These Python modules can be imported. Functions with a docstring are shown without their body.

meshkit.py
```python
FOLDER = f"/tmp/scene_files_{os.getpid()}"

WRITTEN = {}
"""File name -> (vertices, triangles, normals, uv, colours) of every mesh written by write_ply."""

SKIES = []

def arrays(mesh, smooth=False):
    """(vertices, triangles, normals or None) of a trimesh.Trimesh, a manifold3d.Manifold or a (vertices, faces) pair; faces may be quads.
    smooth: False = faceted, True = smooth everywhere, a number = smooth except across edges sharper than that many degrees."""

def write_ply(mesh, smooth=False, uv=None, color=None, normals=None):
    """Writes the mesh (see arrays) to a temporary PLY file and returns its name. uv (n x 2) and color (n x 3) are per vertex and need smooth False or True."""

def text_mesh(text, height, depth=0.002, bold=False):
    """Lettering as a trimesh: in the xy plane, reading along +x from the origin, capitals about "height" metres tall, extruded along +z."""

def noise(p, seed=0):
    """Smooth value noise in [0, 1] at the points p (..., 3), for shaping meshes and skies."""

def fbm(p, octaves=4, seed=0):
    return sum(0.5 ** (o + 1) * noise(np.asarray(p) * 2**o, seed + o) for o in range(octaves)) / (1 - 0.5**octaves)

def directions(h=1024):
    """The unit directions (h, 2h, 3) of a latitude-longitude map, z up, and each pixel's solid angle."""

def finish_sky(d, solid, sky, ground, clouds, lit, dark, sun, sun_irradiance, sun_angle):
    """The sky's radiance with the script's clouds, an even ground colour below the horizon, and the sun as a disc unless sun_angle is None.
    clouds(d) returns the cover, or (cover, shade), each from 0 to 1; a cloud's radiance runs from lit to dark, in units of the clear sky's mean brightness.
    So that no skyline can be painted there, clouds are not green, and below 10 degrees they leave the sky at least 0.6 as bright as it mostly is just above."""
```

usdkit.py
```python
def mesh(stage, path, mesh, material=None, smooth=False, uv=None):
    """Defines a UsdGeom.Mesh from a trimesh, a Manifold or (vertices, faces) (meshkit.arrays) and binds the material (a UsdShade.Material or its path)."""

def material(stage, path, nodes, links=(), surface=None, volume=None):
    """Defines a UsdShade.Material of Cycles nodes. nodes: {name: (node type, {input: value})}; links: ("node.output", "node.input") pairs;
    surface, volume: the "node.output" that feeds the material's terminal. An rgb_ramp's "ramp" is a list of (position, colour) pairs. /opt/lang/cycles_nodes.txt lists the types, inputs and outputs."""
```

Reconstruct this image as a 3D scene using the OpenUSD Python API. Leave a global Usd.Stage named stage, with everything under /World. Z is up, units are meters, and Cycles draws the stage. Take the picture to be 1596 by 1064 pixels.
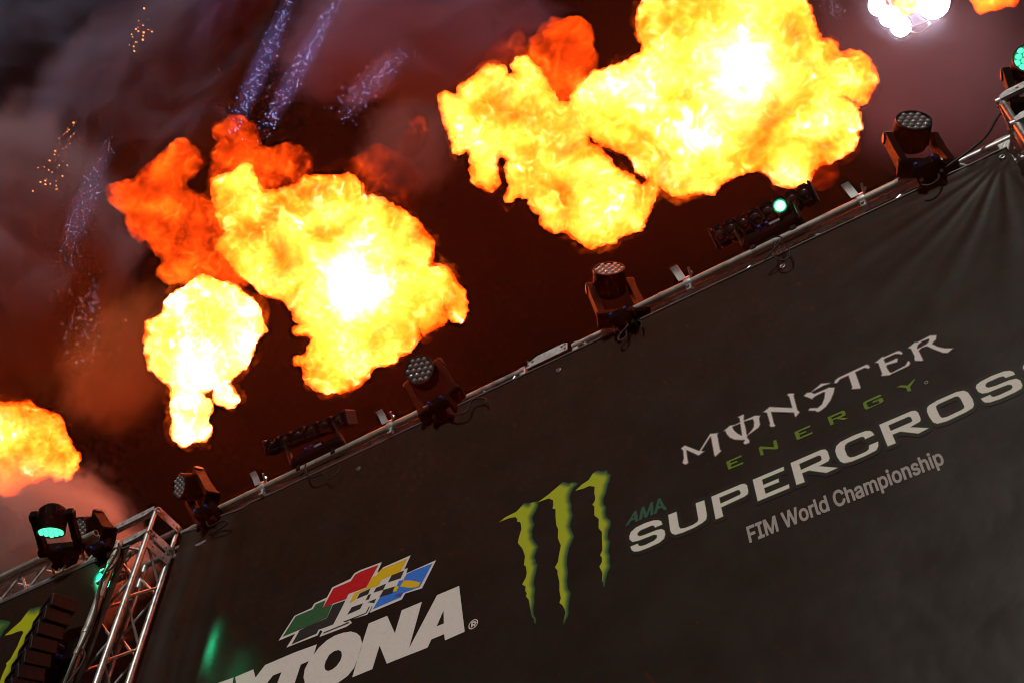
import math, numpy as np, trimesh, shapely, usdkit, meshkit
from shapely.geometry import Polygon, MultiPolygon
from shapely.ops import unary_union
from pxr import Usd, UsdGeom, UsdLux, UsdShade, Gf, Sdf

stage = Usd.Stage.CreateInMemory()
UsdGeom.SetStageUpAxis(stage, 'Z')
UsdGeom.Xform.Define(stage, '/World')
UsdGeom.Scope.Define(stage, '/World/Looks')

# ---------------------------------------------------------------- camera
FOC = 1970.57
ROT = np.array([[0.84625609, 0.53240017, 0.02001735], [-0.41642858, 0.68441913, -0.59846277], [-0.33232194, 0.49811696, 0.80090051]])
EYE = np.array([0.0, 0.0, 1.6])
cam = UsdGeom.Camera.Define(stage, '/World/camera')
cam.CreateHorizontalApertureAttr(36.0); cam.CreateVerticalApertureAttr(24.0)
cam.CreateFocalLengthAttr(36.0 * FOC / 1596); cam.CreateClippingRangeAttr((0.1, 2000.0))
_r, _u, _b = ROT[0], -ROT[1], -ROT[2]
cam.AddTransformOp().Set(Gf.Matrix4d(*_r, 0, *_u, 0, *_b, 0, *EYE, 1))
cam.CreateExposureAttr(0.0)

# ---------------------------------------------------------------- night sky
SUN = np.array([0.20, -0.87, 0.42]); SUN /= np.linalg.norm(SUN)      # direction towards the stadium floodlights that stand behind the camera
m = usdkit.material(stage, '/World/Looks/night_sky', {
    's': ('sky_texture', {'sky_type': 'single_scattering', 'sun_disc': False, 'sun_elevation': -0.12, 'sun_rotation': math.atan2(SUN[0], SUN[1])}),
    'c': ('mix', {'mix_type': 'add', 'fac': 1.0, 'color2': (0.020, 0.0045, 0.0018)}),
    'b': ('background_shader', {'strength': 0.15})},
    [('s.color', 'c.color1'), ('c.color', 'b.color')], surface='b.background')
sky = UsdLux.DomeLight.Define(stage, '/World/sky')
sky.GetPrim().SetCustomDataByKey('kind', 'structure')
UsdShade.MaterialBindingAPI.Apply(sky.GetPrim()).Bind(m)

# ---------------------------------------------------------------- stadium floodlight, one distant light from behind the camera
sun = UsdLux.DistantLight.Define(stage, '/World/stadium_floodlight')
sun.CreateNormalizeAttr(True); sun.CreateIntensityAttr(0.5); sun.CreateAngleAttr(4.0); sun.CreateColorAttr(Gf.Vec3f(1.0, 0.95, 0.91))
_z = SUN; _x = np.cross([0, 0, 1], _z); _x /= np.linalg.norm(_x); _y = np.cross(_z, _x)
sun.AddTransformOp().Set(Gf.Matrix4d(*_x, 0, *_y, 0, *_z, 0, 0, 0, 30, 1))

# ---------------------------------------------------------------- helpers
def ray(x, y):
    return ROT.T @ np.array([(x - 798) / FOC, (y - 532) / FOC, 1.0])
def at(x, y, Y):
    "the point at distance Y behind the camera's own wall-parallel plane that the picture shows at x, y"
    d = ray(x, y); return EYE + d * (Y / d[1])
def depth_at(x, y, Y):
    return Y / ray(x, y)[1]

USED = {}
def numbered(parent, name):
    k = USED.get((parent, name), -1) + 1; USED[(parent, name)] = k
    return name if k == 0 else '%s_%03d' % (name, k)

class Thing:
    def __init__(self, name, label=None, cat=None, at=(0, 0, 0), group=None, kind=None):
        self.path = '/World/' + numbered('/World', name); self.o = np.asarray(at, float)
        x = UsdGeom.Xform.Define(stage, self.path); x.AddTranslateOp().Set(Gf.Vec3d(*map(float, self.o)))
        tag(x.GetPrim(), label, cat, group, kind)
    def add(self, name, mesh, mat, under=None, smooth=30, label=None, color=None):
        parent = under or self.path
        v, f = np.asarray(mesh.vertices, float) - self.o, np.asarray(mesh.faces)
        p = parent + '/' + numbered(parent, name)
        g = usdkit.mesh(stage, p, trimesh.Trimesh(v, f, process=False), mat, smooth=smooth)
        if color is not None:
            UsdGeom.PrimvarsAPI(g).CreatePrimvar('tint', Sdf.ValueTypeNames.Color3fArray, 'vertex').Set([Gf.Vec3f(*map(float, c)) for c in color])
        if label: g.GetPrim().SetCustomDataByKey('label', label)
        return p
def tag(p, label=None, cat=None, group=None, kind=None):
    for k, v in (('label', label), ('category', cat), ('group', group), ('kind', kind)):
        if v: p.SetCustomDataByKey(k, v)
def single(name, mesh, mat, label=None, cat=None, group=None, kind=None, smooth=30):
    p = '/World/' + numbered('/World', name)
    g = usdkit.mesh(stage, p, mesh, mat, smooth=smooth); tag(g.GetPrim(), label, cat, group, kind); return g

cat_ = trimesh.util.concatenate
def frame(d):
    d = np.asarray(d, float); d = d / np.linalg.norm(d)
    a = np.cross(d, [0, 0, 1.0]) if abs(d[2]) < .95 else np.cross(d, [1.0, 0, 0]); a /= np.linalg.norm(a)
    return a, np.cross(d, a), d
def tube(a, b, r, n=12, cap=True, r2=None):
    a, b = np.asarray(a, float), np.asarray(b, float); X, Y, Z = frame(b - a); t = np.arange(n) * 2 * np.pi / n
    ring = np.cos(t)[:, None] * X + np.sin(t)[:, None] * Y
    v = np.vstack([a + r * ring, b + (r if r2 is None else r2) * ring]); f = []
    for i in range(n):
        j = (i + 1) % n; f += [[i, j, n + j], [i, n + j, n + i]]
    if cap:
        v = np.vstack([v, a, b])
        for i in range(n):
            j = (i + 1) % n; f += [[2 * n, j, i], [2 * n + 1, n + i, n + j]]
    return trimesh.Trimesh(v, f, process=False)
def pipe_shell(a, b, r, t=.004, n=20):
    "an open pipe with a wall"
    a, b = np.asarray(a, float), np.asarray(b, float); X, Y, Z = frame(b - a); th = np.arange(n) * 2 * np.pi / n
    ring = np.cos(th)[:, None] * X + np.sin(th)[:, None] * Y
    v = np.vstack([a + r * ring, b + r * ring, b + (r - t) * ring, a + (r - t) * ring]); f = []
    for k in range(4):
        for i in range(n):
            j = (i + 1) % n; A, B = k * n, ((k + 1) % 4) * n
            f += [[A + i, A + j, B + j], [A + i, B + j, B + i]]
    return trimesh.Trimesh(v, f, process=False)
def wire(pts, r, n=6, sub=6):
    from scipy.interpolate import CubicSpline
    p = np.asarray(pts, float); s = np.r_[0, np.cumsum(np.linalg.norm(np.diff(p, axis=0), axis=1))]
    q = CubicSpline(s, p)(np.linspace(0, s[-1], (len(p) - 1) * sub + 1)) if len(p) > 2 else p
    t = np.gradient(q, axis=0); t /= np.linalg.norm(t, axis=1, keepdims=True)
    a = np.cross(t, [0.3, 0.2, 0.93]); a /= np.linalg.norm(a, axis=1, keepdims=True); b = np.cross(t, a); th = np.arange(n) * 2 * np.pi / n
    v = (q[:, None] + r * (np.cos(th)[None, :, None] * a[:, None] + np.sin(th)[None, :, None] * b[:, None])).reshape(-1, 3); f = []
    for i in range(len(q) - 1):
        for j in range(n):
            k = (j + 1) % n; f += [[i * n + j, i * n + k, (i + 1) * n + k], [i * n + j, (i + 1) * n + k, (i + 1) * n + j]]
    for i in range(1, n - 1): f += [[0, i + 1, i], [(len(q) - 1) * n, (len(q) - 1) * n + i, (len(q) - 1) * n + i + 1]]
    return trimesh.Trimesh(v, f, process=False)
def box(c, size, axes=None, ch=0.0):
    "a box with chamfered edges: axes are its three unit directions"
    A = np.eye(3) if axes is None else np.array(axes, float); s = np.asarray(size, float) / 2; c = np.asarray(c, float)
    if ch <= 0:
        m = trimesh.creation.box(np.asarray(size, float)); v = np.array(m.vertices)
        v = v @ A + c; m = trimesh.Trimesh(v, m.faces, process=False)
    else:
        pts = []
        for i in (-1, 1):
            for j in (-1, 1):
                for k in (-1, 1):
                    pts += [[i * (s[0] - ch), j * (s[1] - ch), k * s[2]], [i * (s[0] - ch), j * s[1], k * (s[2] - ch)], [i * s[0], j * (s[1] - ch), k * (s[2] - ch)]]
        m = trimesh.convex.convex_hull(np.array(pts)); m = trimesh.Trimesh(m.vertices @ A + c, m.faces, process=False)
    if m.volume < 0: m.invert()
    return m
def lathe(profile, c, axis, n=28):
    "profile: (radius, along the axis) pairs"
    X, Y, Z = frame(axis); t = np.arange(n) * 2 * np.pi / n; c = np.asarray(c, float); v, f = [], []
    for r, h in profile: v.append(c + h * Z + r * (np.cos(t)[:, None] * X + np.sin(t)[:, None] * Y))
    v = np.vstack(v)
    for i in range(len(profile) - 1):
        for j in range(n):
            k = (j + 1) % n; f += [[i * n + j, i * n + k, (i + 1) * n + k], [i * n + j, (i + 1) * n + k, (i + 1) * n + j]]
    return trimesh.Trimesh(v, f, process=False)
def plate(poly2d, o, ex, ey, t):
    "a flat plate cut from a shapely polygon in the plane o + x ex + y ey, t thick"
    m = trimesh.creation.extrude_polygon(poly2d, t, engine='earcut'); ex, ey = np.asarray(ex, float), np.asarray(ey, float)
    v = np.asarray(o, float) + m.vertices[:, :1] * ex + m.vertices[:, 1:2] * ey + m.vertices[:, 2:3] * np.cross(ex, ey)
    return trimesh.Trimesh(v, m.faces, process=False)

# ---------------------------------------------------------------- materials
def plain(name, col, rough=.5, metal=0., spec=.5, noise=None, bump=0., **more):
    nodes = {'p': ('principled_bsdf', dict(base_color=col, roughness=rough, metallic=metal, specular_ior_level=spec, **more))}; links = []
    if noise:
        sc, amt = noise
        nodes |= {'g': ('texture_coordinate', {}), 'n': ('noise_texture', {'scale': sc, 'detail': 5., 'roughness': .65}),
                  'r': ('rgb_ramp', {'ramp': [(.3, tuple(c * (1 - amt) for c in col)), (.7, tuple(min(c * (1 + amt), 1) for c in col))]}),
                  'q': ('map_range', {'from_min': .3, 'from_max': .7, 'to_min': max(rough - .12, .05), 'to_max': rough + .12, 'clamp': True})}
        links += [('g.object', 'n.vector'), ('n.fac', 'r.fac'), ('r.color', 'p.base_color'), ('n.fac', 'q.value'), ('q.result', 'p.roughness')]
        if bump:
            nodes['b'] = ('bump', {'strength': bump, 'distance': .01}); links += [('n.fac', 'b.height'), ('b.normal', 'p.normal')]
    return usdkit.material(stage, '/World/Looks/' + name, nodes, links, surface='p.BSDF')
def glow(name, col, strength):
    return usdkit.material(stage, '/World/Looks/' + name, {'e': ('emission', {'color': col, 'strength': strength})}, [], surface='e.emission')
M = dict(
    alu=plain('aluminium_tube', (.47, .455, .43), .40, .86, noise=(14., .2)),
    cast=plain('galvanised_plate', (.46, .45, .43), .5, .55, noise=(22., .3), bump=.15),
    pipe=plain('scaffold_pipe', (.30, .285, .235), .42, .35, noise=(9., .3), bump=.1),
    bolt=plain('steel_bolt', (.6, .58, .55), .3, 1.),
    black=plain('black_plastic', (.0016, .0015, .0015), .6, 0., .03, noise=(30., .3)),
    rib=plain('black_painted_metal', (.0050, .0048, .0048), .45, 0., .16),
    rubber=plain('cable_rubber', (.008, .0075, .0075), .55, 0., .3),
    blue=plain('blue_connector', (.02, .05, .35), .4),
    grey=plain('grey_label', (.12, .12, .12), .5),
    lens=plain('lens_glass', (.17, .17, .165), .12, 0., 1., coat_weight=1.0),
    lens_bed=plain('lens_bed', (.035, .035, .034), .35, 0., .5),
    green_bed=glow('lit_green_bed', (.0, .42, .17), .9), green_lens=glow('lit_green_lens', (.10, 1., .50), 1.5),
    laser=glow('lit_green_beam', (.13, 1., .30), 7.), flood=glow('lit_flood_lens', (.97, .95, 1.), 95.),
    ground=plain('asphalt', (.05, .05, .05), .85, noise=(3., .4), bump=.3),
)
M['fabric'] = usdkit.material(stage, '/World/Looks/black_banner_fabric', {
    'g': ('texture_coordinate', {}), 'n': ('noise_texture', {'scale': 2.2, 'detail': 6., 'roughness': .6}), 'w': ('noise_texture', {'scale': 240., 'detail': 2.}),
    'r': ('rgb_ramp', {'ramp': [(.3, (.0155, .0088, .0058)), (.7, (.0175, .0102, .0068))]}),
    'q': ('map_range', {'from_min': .3, 'from_max': .7, 'to_min': .29, 'to_max': .36, 'clamp': True}),
    'a': ('math', {'math_type': 'multiply_add', 'value2': .06}),
    'b': ('bump', {'strength': .12, 'distance': .02}),
    'p': ('principled_bsdf', {'specular_ior_level': .32, 'specular_tint': (.95, 1., .95)})},
    [('g.object', 'n.vector'), ('g.object', 'w.vector'), ('n.fac', 'r.fac'), ('r.color', 'p.base_color'), ('n.fac', 'q.value'), ('q.result', 'p.roughness'),
     ('w.fac', 'a.value1'), ('n.fac', 'a.value3'), ('a.value', 'b.height'), ('b.normal', 'p.normal')], surface='p.BSDF')
def ink(name, col): return plain('ink_' + name, col, .5, 0., .3, noise=(60., .06))
INK = dict(white=ink('white', (.60, .53, .47)), taupe=ink('taupe', (.17, .125, .115)), green=ink('green', (.105, .17, .003)), edge=ink('green_edge', (.10, .22, .03)),
           halo=plain('ink_halo', (.0195, .0125, .0115), .34, 0., .30), ama=ink('dark_green', (.018, .07, .04)), grey=ink('grey', (.30, .25, .22)), red=ink('red', (.45, .004, .008)),
           yellow=ink('yellow', (.62, .37, .004)), blue=ink('blue', (.03, .15, .55)), flaggreen=ink('flag_green', (.025, .085, .03)), black=ink('black', (.022, .018, .016)),
           violet=ink('violet', (.06, .05, .3)))
INK['tint'] = usdkit.material(stage, '/World/Looks/ink_graded', {'a': ('attribute', {'attribute': 'tint'}), 'p': ('principled_bsdf', {'roughness': .5, 'specular_ior_level': .3})}, [('a.color', 'p.base_color')], surface='p.BSDF')

# ---------------------------------------------------------------- ground
YW = 5.2                                              # the plane of the big banner
gx = np.linspace(-150, 150, 31)
gv = np.array([[x, y, 0.02 * math.sin(x * .7 + y * .3)] for y in gx for x in gx]); gf = []
for j in range(30):
    for i in range(30):
        a = j * 31 + i; gf += [[a, a + 1, a + 32], [a, a + 32, a + 31]]
single('ground', trimesh.Trimesh(gv, gf, process=False), M['ground'], kind='structure', smooth=True)
HAZE = 0.0009; FIRE = 1.5; GREEN = 18.0

# ---------------------------------------------------------------- the big banner
XL, XR = at(275, 872, YW)[0], at(1574, 238, YW)[0]
ZL, ZR = at(290, 832, YW)[2], at(1568, 232, YW)[2]
GROM = at(1563, 247, YW)
def top_z(x): return ZL + (ZR - ZL) * (x - XL) / (XR - XL)
def drape(x, z):
    "how far the cloth stands out from its plane towards the camera"
    x, z = np.asarray(x, float), np.asarray(z, float)
    dx, dz = GROM[0] - x, GROM[2] - z; r = np.hypot(dx, dz) + 1e-6; th = np.arctan2(dz, dx)
    n = meshkit.fbm(np.stack([x * .9, z * .9, x * 0], -1), 3, 5)
    fold = .0035 * np.clip(r / .25, 0, 1) * np.exp(-(r / .95) ** 1.5) * (np.sin(th * 19 + 3 * n + .5 * r) + .45 * np.sin(th * 37 + 1 + 4 * n))
    left = x - XL
    crease = .02 * np.exp(-(left / .7) ** 2) * np.sin(left * 15 + .35 * np.sin(z * .8) + 2 * n)
    rows = .010 * (meshkit.fbm(np.stack([x * .55, z * .3, x * 0 + 3.3], -1), 3, 9) - .5)
    low = np.clip((7.2 - z) / 2.2, 0, 1) * np.clip((x + 3.0) / 2.2, 0, 1)
    wrinkle = .008 * low * (np.abs(meshkit.fbm(np.stack([x * 3.1 + z * 1.2, z * 2.0, x * 0 + 7.7], -1), 4, 21) - .5) * 2) ** .7
    return fold + crease + rows + wrinkle
def cloth(x0, x1, z0, ztop, y, nx, nz, bend, thick=.0):
    xs = np.linspace(x0, x1, nx); ts = np.linspace(0, 1, nz) ** .8
    X, T = np.meshgrid(xs, ts); Z = z0 + (ztop(X) - z0) * T
    v = np.stack([X, y - bend(X, Z), Z], -1).reshape(-1, 3)
    i, j = np.meshgrid(np.arange(nx - 1), np.arange(nz - 1)); a = (j * nx + i).ravel()
    f = np.vstack([np.stack([a, a + 1, a + nx + 1], 1), np.stack([a, a + nx + 1, a + nx], 1)])
    return trimesh.Trimesh(v, f, process=False)

def zp(ox, oy, s, pts): return [(ox + x / s, oy + y / s) for x, y in pts]
def grow(g, d): return g.buffer(d, join_style=1)
def sheet(geom, y, bend, off, edge=14.):
    "a printed area: a polygon of the picture laid on the cloth"
    V, F, n = [], [], 0
    for g in (geom.geoms if hasattr(geom, 'geoms') else [geom]):
        if g.is_empty or g.area < .3 or g.geom_type != 'Polygon': continue
        v, f = trimesh.creation.triangulate_polygon(g, engine='earcut')
        v, f = trimesh.remesh.subdivide_to_size(np.c_[v, np.zeros(len(v))], f, edge, max_iter=12)
        V.append(v[:, :2]); F.append(f + n); n += len(v)
    if not V: return None
    px, f = np.vstack(V), np.vstack(F)
    P = np.array([at(a, b, y) for a, b in px]); P[:, 1] -= bend(P[:, 0], P[:, 2]) + .0022 + off * .22
    a, b, c = P[f[:, 0]], P[f[:, 1]], P[f[:, 2]]
    flip = np.cross(b - a, c - a)[:, 1] > 0; f[flip] = f[flip][:, ::-1]
    m = trimesh.Trimesh(P, f, process=False); m.metadata['px'] = px
    return m

ban = Thing('banner', 'large black banner with white lettering, three green claw marks and racing flags', 'banner', ((XL + XR) / 2, YW, 0), kind=None)
ban.add('fabric', cloth(XL, XR, .3, top_z, YW, 330, 260, drape), M['fabric'], smooth=True)
hx = np.linspace(XL, XR, 60)
ban.add('hem', wire([(x, YW - float(drape(x, top_z(x))) - .004, float(top_z(x)) + .004) for x in hx], .009, 6, 2), plain('hem_piping', (.10, .10, .095), .4), smooth=True)
def grommet(t, p, y):
    c = np.array([p[0], y - .012, p[2]])
    a = np.linspace(0, 2 * np.pi, 17)[:-1]; ring = [(c[0] + .017 * math.cos(k), c[1], c[2] + .017 * math.sin(k)) for k in np.r_[a, a[:1]]]
    t.add('grommet', wire(ring, .0055, 6, 2), M['bolt'], smooth=True)
for gx_, gy_ in ((1563, 247), (872, 578), (1221, 417), (279, 856), (560, 731)):
    p = at(gx_, gy_, YW); grommet(ban, p, YW - float(drape(p[0], p[2])))

def letter(t, pts, holes=(), z=(970, 740, 7.98), mat='white', off=.006, outline=None, halo=None, shrink=0., y=None, bend=None, name='letter'):
    g = Polygon(zp(*z, pts), [zp(*z, h) for h in holes]).buffer(0)
    g = g.buffer(.25, join_style=1).buffer(-.25, join_style=1)
    y = YW if y is None else y; bend = bend or drape
    if halo:
        s = sheet(grow(g, halo[0]), y, bend, off - .004)
        t.add('letter_halo', s, INK[halo[1]])
    if outline:
        s = sheet(grow(g, outline[0]), y, bend, off - .002)
        t.add('letter_outline', s, INK[outline[1]])
    return t.add(name, sheet(grow(g, -shrink) if shrink else g, y, bend, off), INK[mat])

Z1, Z2, Z3, Z4, Z8 = (970, 740, 7.98), (1090, 690, 7.98), (1230, 640, 7.98), (1396, 560, 7.98), (1250, 580, 7.98)
Z5, Z6, Z7, Z9 = (1050, 610, 7.98), (1220, 560, 10.64), (1350, 510, 10.64), (1120, 590, 7.98)
big = dict(mat='white', off=.008, outline=(.75, 'edge'), halo=(6.2, 'halo'))
S2 = [(1485,188),(1370,228),(1345,208),(1300,215),(1140,285),(1115,315),(1125,345),(1160,353),(1240,330),(1420,258),(1500,240),(1550,260),(1578,320),(1565,360),(1480,410),(1300,490),(1180,530),(1120,535),(1085,515),(1065,488),(1178,440),(1195,462),(1225,467),(1300,440),(1440,375),(1460,345),(1445,315),(1400,312),(1300,350),(1150,410),(1080,422),(1030,400),(1000,350),(1010,315),(1060,275),(1200,205),(1350,150),(1420,142),(1465,155)]
letter(ban, [(500,612),(410,650),(398,628),(370,625),(230,685),(195,715),(188,745),(215,762),(260,752),(430,685),(490,672),(525,690),(535,735),(520,790),(460,840),(330,900),(210,945),(150,950),(120,930),(105,890),(195,855),(205,880),(235,885),(290,870),(400,815),(435,780),(435,745),(400,738),(330,765),(200,815),(130,830),(95,800),(92,760),(110,710),(170,655),(280,600),(390,565),(450,562),(485,575)], z=Z1, **big)
letter(ban, [(575,497),(675,458),(705,640),(725,668),(780,660),(880,620),(940,580),(950,550),(915,352),(1020,315),(1052,490),(1045,550),(1000,590),(900,650),(750,715),(660,740),(620,725),(600,690)], z=Z1, **big)
letter(ban, [(1110,270),(1480,115),(1520,108),(1550,125),(1567,200),(1560,235),(1520,265),(1230,400),(1255,512),(1165,548)], [[(1205,280),(1440,182),(1465,190),(1478,225),(1465,245),(1222,358)]], z=Z1, **big)
letter(ban, [(668,458),(1050,298),(1055,340),(780,455),(795,525),(985,445),(992,485),(805,560),(825,635),(1115,515),(1122,560),(730,722)], z=Z2, **big)
letter(ban, [(22,650),(400,487),(450,482),(480,505),(505,590),(490,625),(365,690),(600,710),(465,770),(250,740),(160,775),(195,885),(95,920)], [[(125,660),(370,552),(398,560),(410,600),(395,625),(148,738)]], z=Z3, **big)
letter(ban, [(1060,300),(950,352),(935,325),(900,322),(730,395),(695,430),(692,480),(725,560),(760,582),(820,572),(960,510),(995,480),(1000,430),(1108,385),(1110,440),(1085,490),(960,555),(780,630),(690,650),(640,630),(600,570),(578,500),(590,440),(640,390),(800,310),(950,255),(1010,252),(1040,270)], z=Z3, **big)
letter(ban, [(965,655),(1360,485),(1410,478),(1445,500),(1478,580),(1470,610),(1340,685),(1575,695),(1450,760),(1225,735),(1125,775),(1168,880),(1070,920)], [[(1075,660),(1330,548),(1360,560),(1378,600),(1360,622),(1105,732)]], z=Z8, **big)
letter(ban, [(395,600),(420,570),(520,510),(760,405),(850,388),(900,410),(955,490),(975,560),(960,600),(880,650),(640,765),(520,798),(470,780),(420,710),(395,650)], [[(500,580),(530,555),(740,460),(780,455),(810,485),(858,580),(855,605),(820,630),(640,715),(580,728),(550,705),(510,620)]], z=Z4, **big)
letter(ban, S2, z=Z4, **big)
letter(ban, [(x + 585, y - 245) for x, y in S2], z=Z4, **big)
en = dict(mat='green', off=.006)
letter(ban, [(335,235),(525,150),(528,172),(385,232),(390,252),(472,218),(478,237),(395,272),(402,298),(545,237),(550,258),(365,333)], z=Z2, **en)
letter(ban, [(1058,698),(1080,682),(1240,690),(1252,680),(1238,612),(1278,600),(1305,700),(1285,718),(1125,715),(1105,718),(1125,785),(1085,798)], z=Z5, **en)
letter(ban, [(65,265),(262,178),(265,200),(120,262),(125,283),(212,247),(216,265),(130,302),(138,328),(290,262),(295,283),(100,365)], z=Z3, **en)
letter(ban, [(318,560),(505,477),(535,482),(547,520),(540,535),(480,565),(578,568),(528,593),(425,580),(385,598),(400,642),(358,662)], [[(365,563),(485,510),(500,515),(500,530),(375,585)]], z=Z8, **en)
letter(ban, [(760,385),(785,362),(960,280),(985,278),(990,295),(975,305),(810,375),(805,390),(825,430),(840,435),(960,385),(965,370),(955,355),(885,382),(878,365),(985,318),(1000,318),(1018,350),(1010,370),(820,460),(795,465),(775,440)], z=Z8, **en)
letter(ban, [(1175,185),(1240,160),(1315,165),(1390,90),(1415,80),(1345,185),(1365,228),(1320,243),(1298,195),(1230,188)], z=Z8, **en)
cir = [(1547 + 26 * math.cos(k) * .92 + 6 * math.sin(k), 125 - 10 * math.cos(k) + 19 * math.sin(k)) for k in np.linspace(0, 2 * np.pi, 17)[:-1]]
letter(ban, cir, [[(1547 + (a - 1547) * .62, 125 + (b - 125) * .62) for a, b in cir]], z=Z8, mat='grey', off=.006)
mo = dict(mat='white', off=.007, outline=(.35, 'taupe'), shrink=.95)
letter(ban, [(90,705),(140,665),(320,735),(455,520),(560,512),(548,540),(582,722),(602,735),(522,812),(505,795),(462,560),(350,735),(392,742),(312,798),(165,730),(172,800),(188,890),(150,912),(108,890),(125,830),(118,735)], z=Z5, **mo)
letter(ban, [(620,488),(700,420),(760,410),(826,378),(820,335),(795,315),(870,280),(880,295),(876,355),(960,320),(1010,295),(1080,295),(1070,340),(1080,410),(1060,450),(930,545),(915,565),(950,610),(945,640),(890,660),(865,640),(885,602),(850,605),(760,600),(700,575),(660,530),(645,495)], [[(735,440),(770,425),(828,400),(850,545),(800,520),(755,480)], [(880,375),(985,345),(1000,380),(995,440),(960,490),(915,540),(900,450)]], z=Z5, **mo)
letter(ban, [(550,418),(635,348),(915,360),(880,230),(850,200),(875,180),(945,180),(940,215),(985,385),(1015,415),(965,480),(945,465),(940,425),(660,415),(695,560),(715,580),(690,602),(650,600),(630,580),(640,555),(600,425)], z=Z9, **mo)
letter(ban, [(345,605),(400,550),(465,540),(640,395),(800,385),(785,405),(690,435),(480,545),(530,565),(730,480),(770,460),(870,462),(850,560),(800,680),(720,790),(620,865),(570,875),(545,855),(420,850),(450,805),(580,800),(650,740),(690,640),(700,545),(680,545),(550,610),(490,660),(470,655)], z=Z6, **mo)
letter(ban, [(850,395),(870,340),(920,300),(1090,220),(1380,85),(1420,85),(1455,125),(1430,160),(1360,145),(1210,215),(1250,320),(1300,465),(1285,490),(1240,490),(1160,500),(1140,485),(1155,460),(1090,270),(960,330),(900,400)], z=Z6, **mo)
letter(ban, [(140,590),(270,485),(300,490),(520,390),(570,390),(615,430),(590,460),(540,445),(480,450),(320,520),(300,540),(325,590),(470,530),(490,515),(530,515),(525,580),(490,590),(350,630),(345,660),(395,740),(430,745),(650,630),(690,560),(720,555),(740,600),(710,645),(430,775),(390,800),(260,810),(245,795),(265,770),(200,600)], z=Z7, **mo)
letter(ban, [(685,350),(810,250),(850,250),(1060,140),(1175,135),(1165,210),(1100,275),(1190,320),(1300,345),(1460,345),(1360,430),(1280,430),(1130,375),(1010,320),(930,345),(880,390),(955,545),(930,565),(810,560),(800,530),(800,480),(740,360)], [[(850,360),(865,300),(930,245),(1040,200),(1045,230),(1000,280)]], z=Z7, **mo)
# the line of condensed letters and the small dark green word, set in a plain face
import glob
from PIL import ImageFont
_font = ImageFont.truetype(glob.glob('/opt/blender-*/*/datafiles/fonts/Inter.woff2')[0], 96)
def typed(t, text, a, b, up_a, up_b, mat, off, fat=0.0):
    "text from a to b along its baseline in the picture; up_a and up_b: the cap height as a vector at both ends"
    total = _font.getlength(text); a, b, up_a, up_b = map(np.array, (a, b, up_a, up_b))
    for i, ch in enumerate(text):
        if ch == ' ': continue
        m = meshkit.text_mesh(ch, 70.0, 1.0, True); x0 = _font.getlength(text[:i + 1]) - _font.getlength(ch)
        f = m.faces[m.face_normals[:, 2] > .5]; v = m.vertices[:, :2] * [1.0, 1.0] + [x0, 0]
        polys = unary_union([Polygon(v[k]) for k in f]).buffer(fat)
        def warp(p):
            s = p[:, 0] / total; return a + s[:, None] * (b - a) + (p[:, 1] / 70.0)[:, None] * (up_a + s[:, None] * (up_b - up_a))
        polys = shapely.transform(polys, warp)
        s = sheet(polys.buffer(0), YW, drape, off)
        if s is not None: t.add('letter', s, INK[mat])
typed(ban, 'FIM World Championship', (1166.5, 845.8), (1473, 721.5), (-5.4, -23.2), (-8.6, -21.4), 'grey', .006, 1.0)
typed(ban, 'AMA', (975.2, 819), (1038.5, 792.5), (7.0, -18.0), (-3.5, -19.0), 'ama', .006, 2.0)
C7, C8 = (770, 780, 5.32), (830, 730, 4.257)
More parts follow.
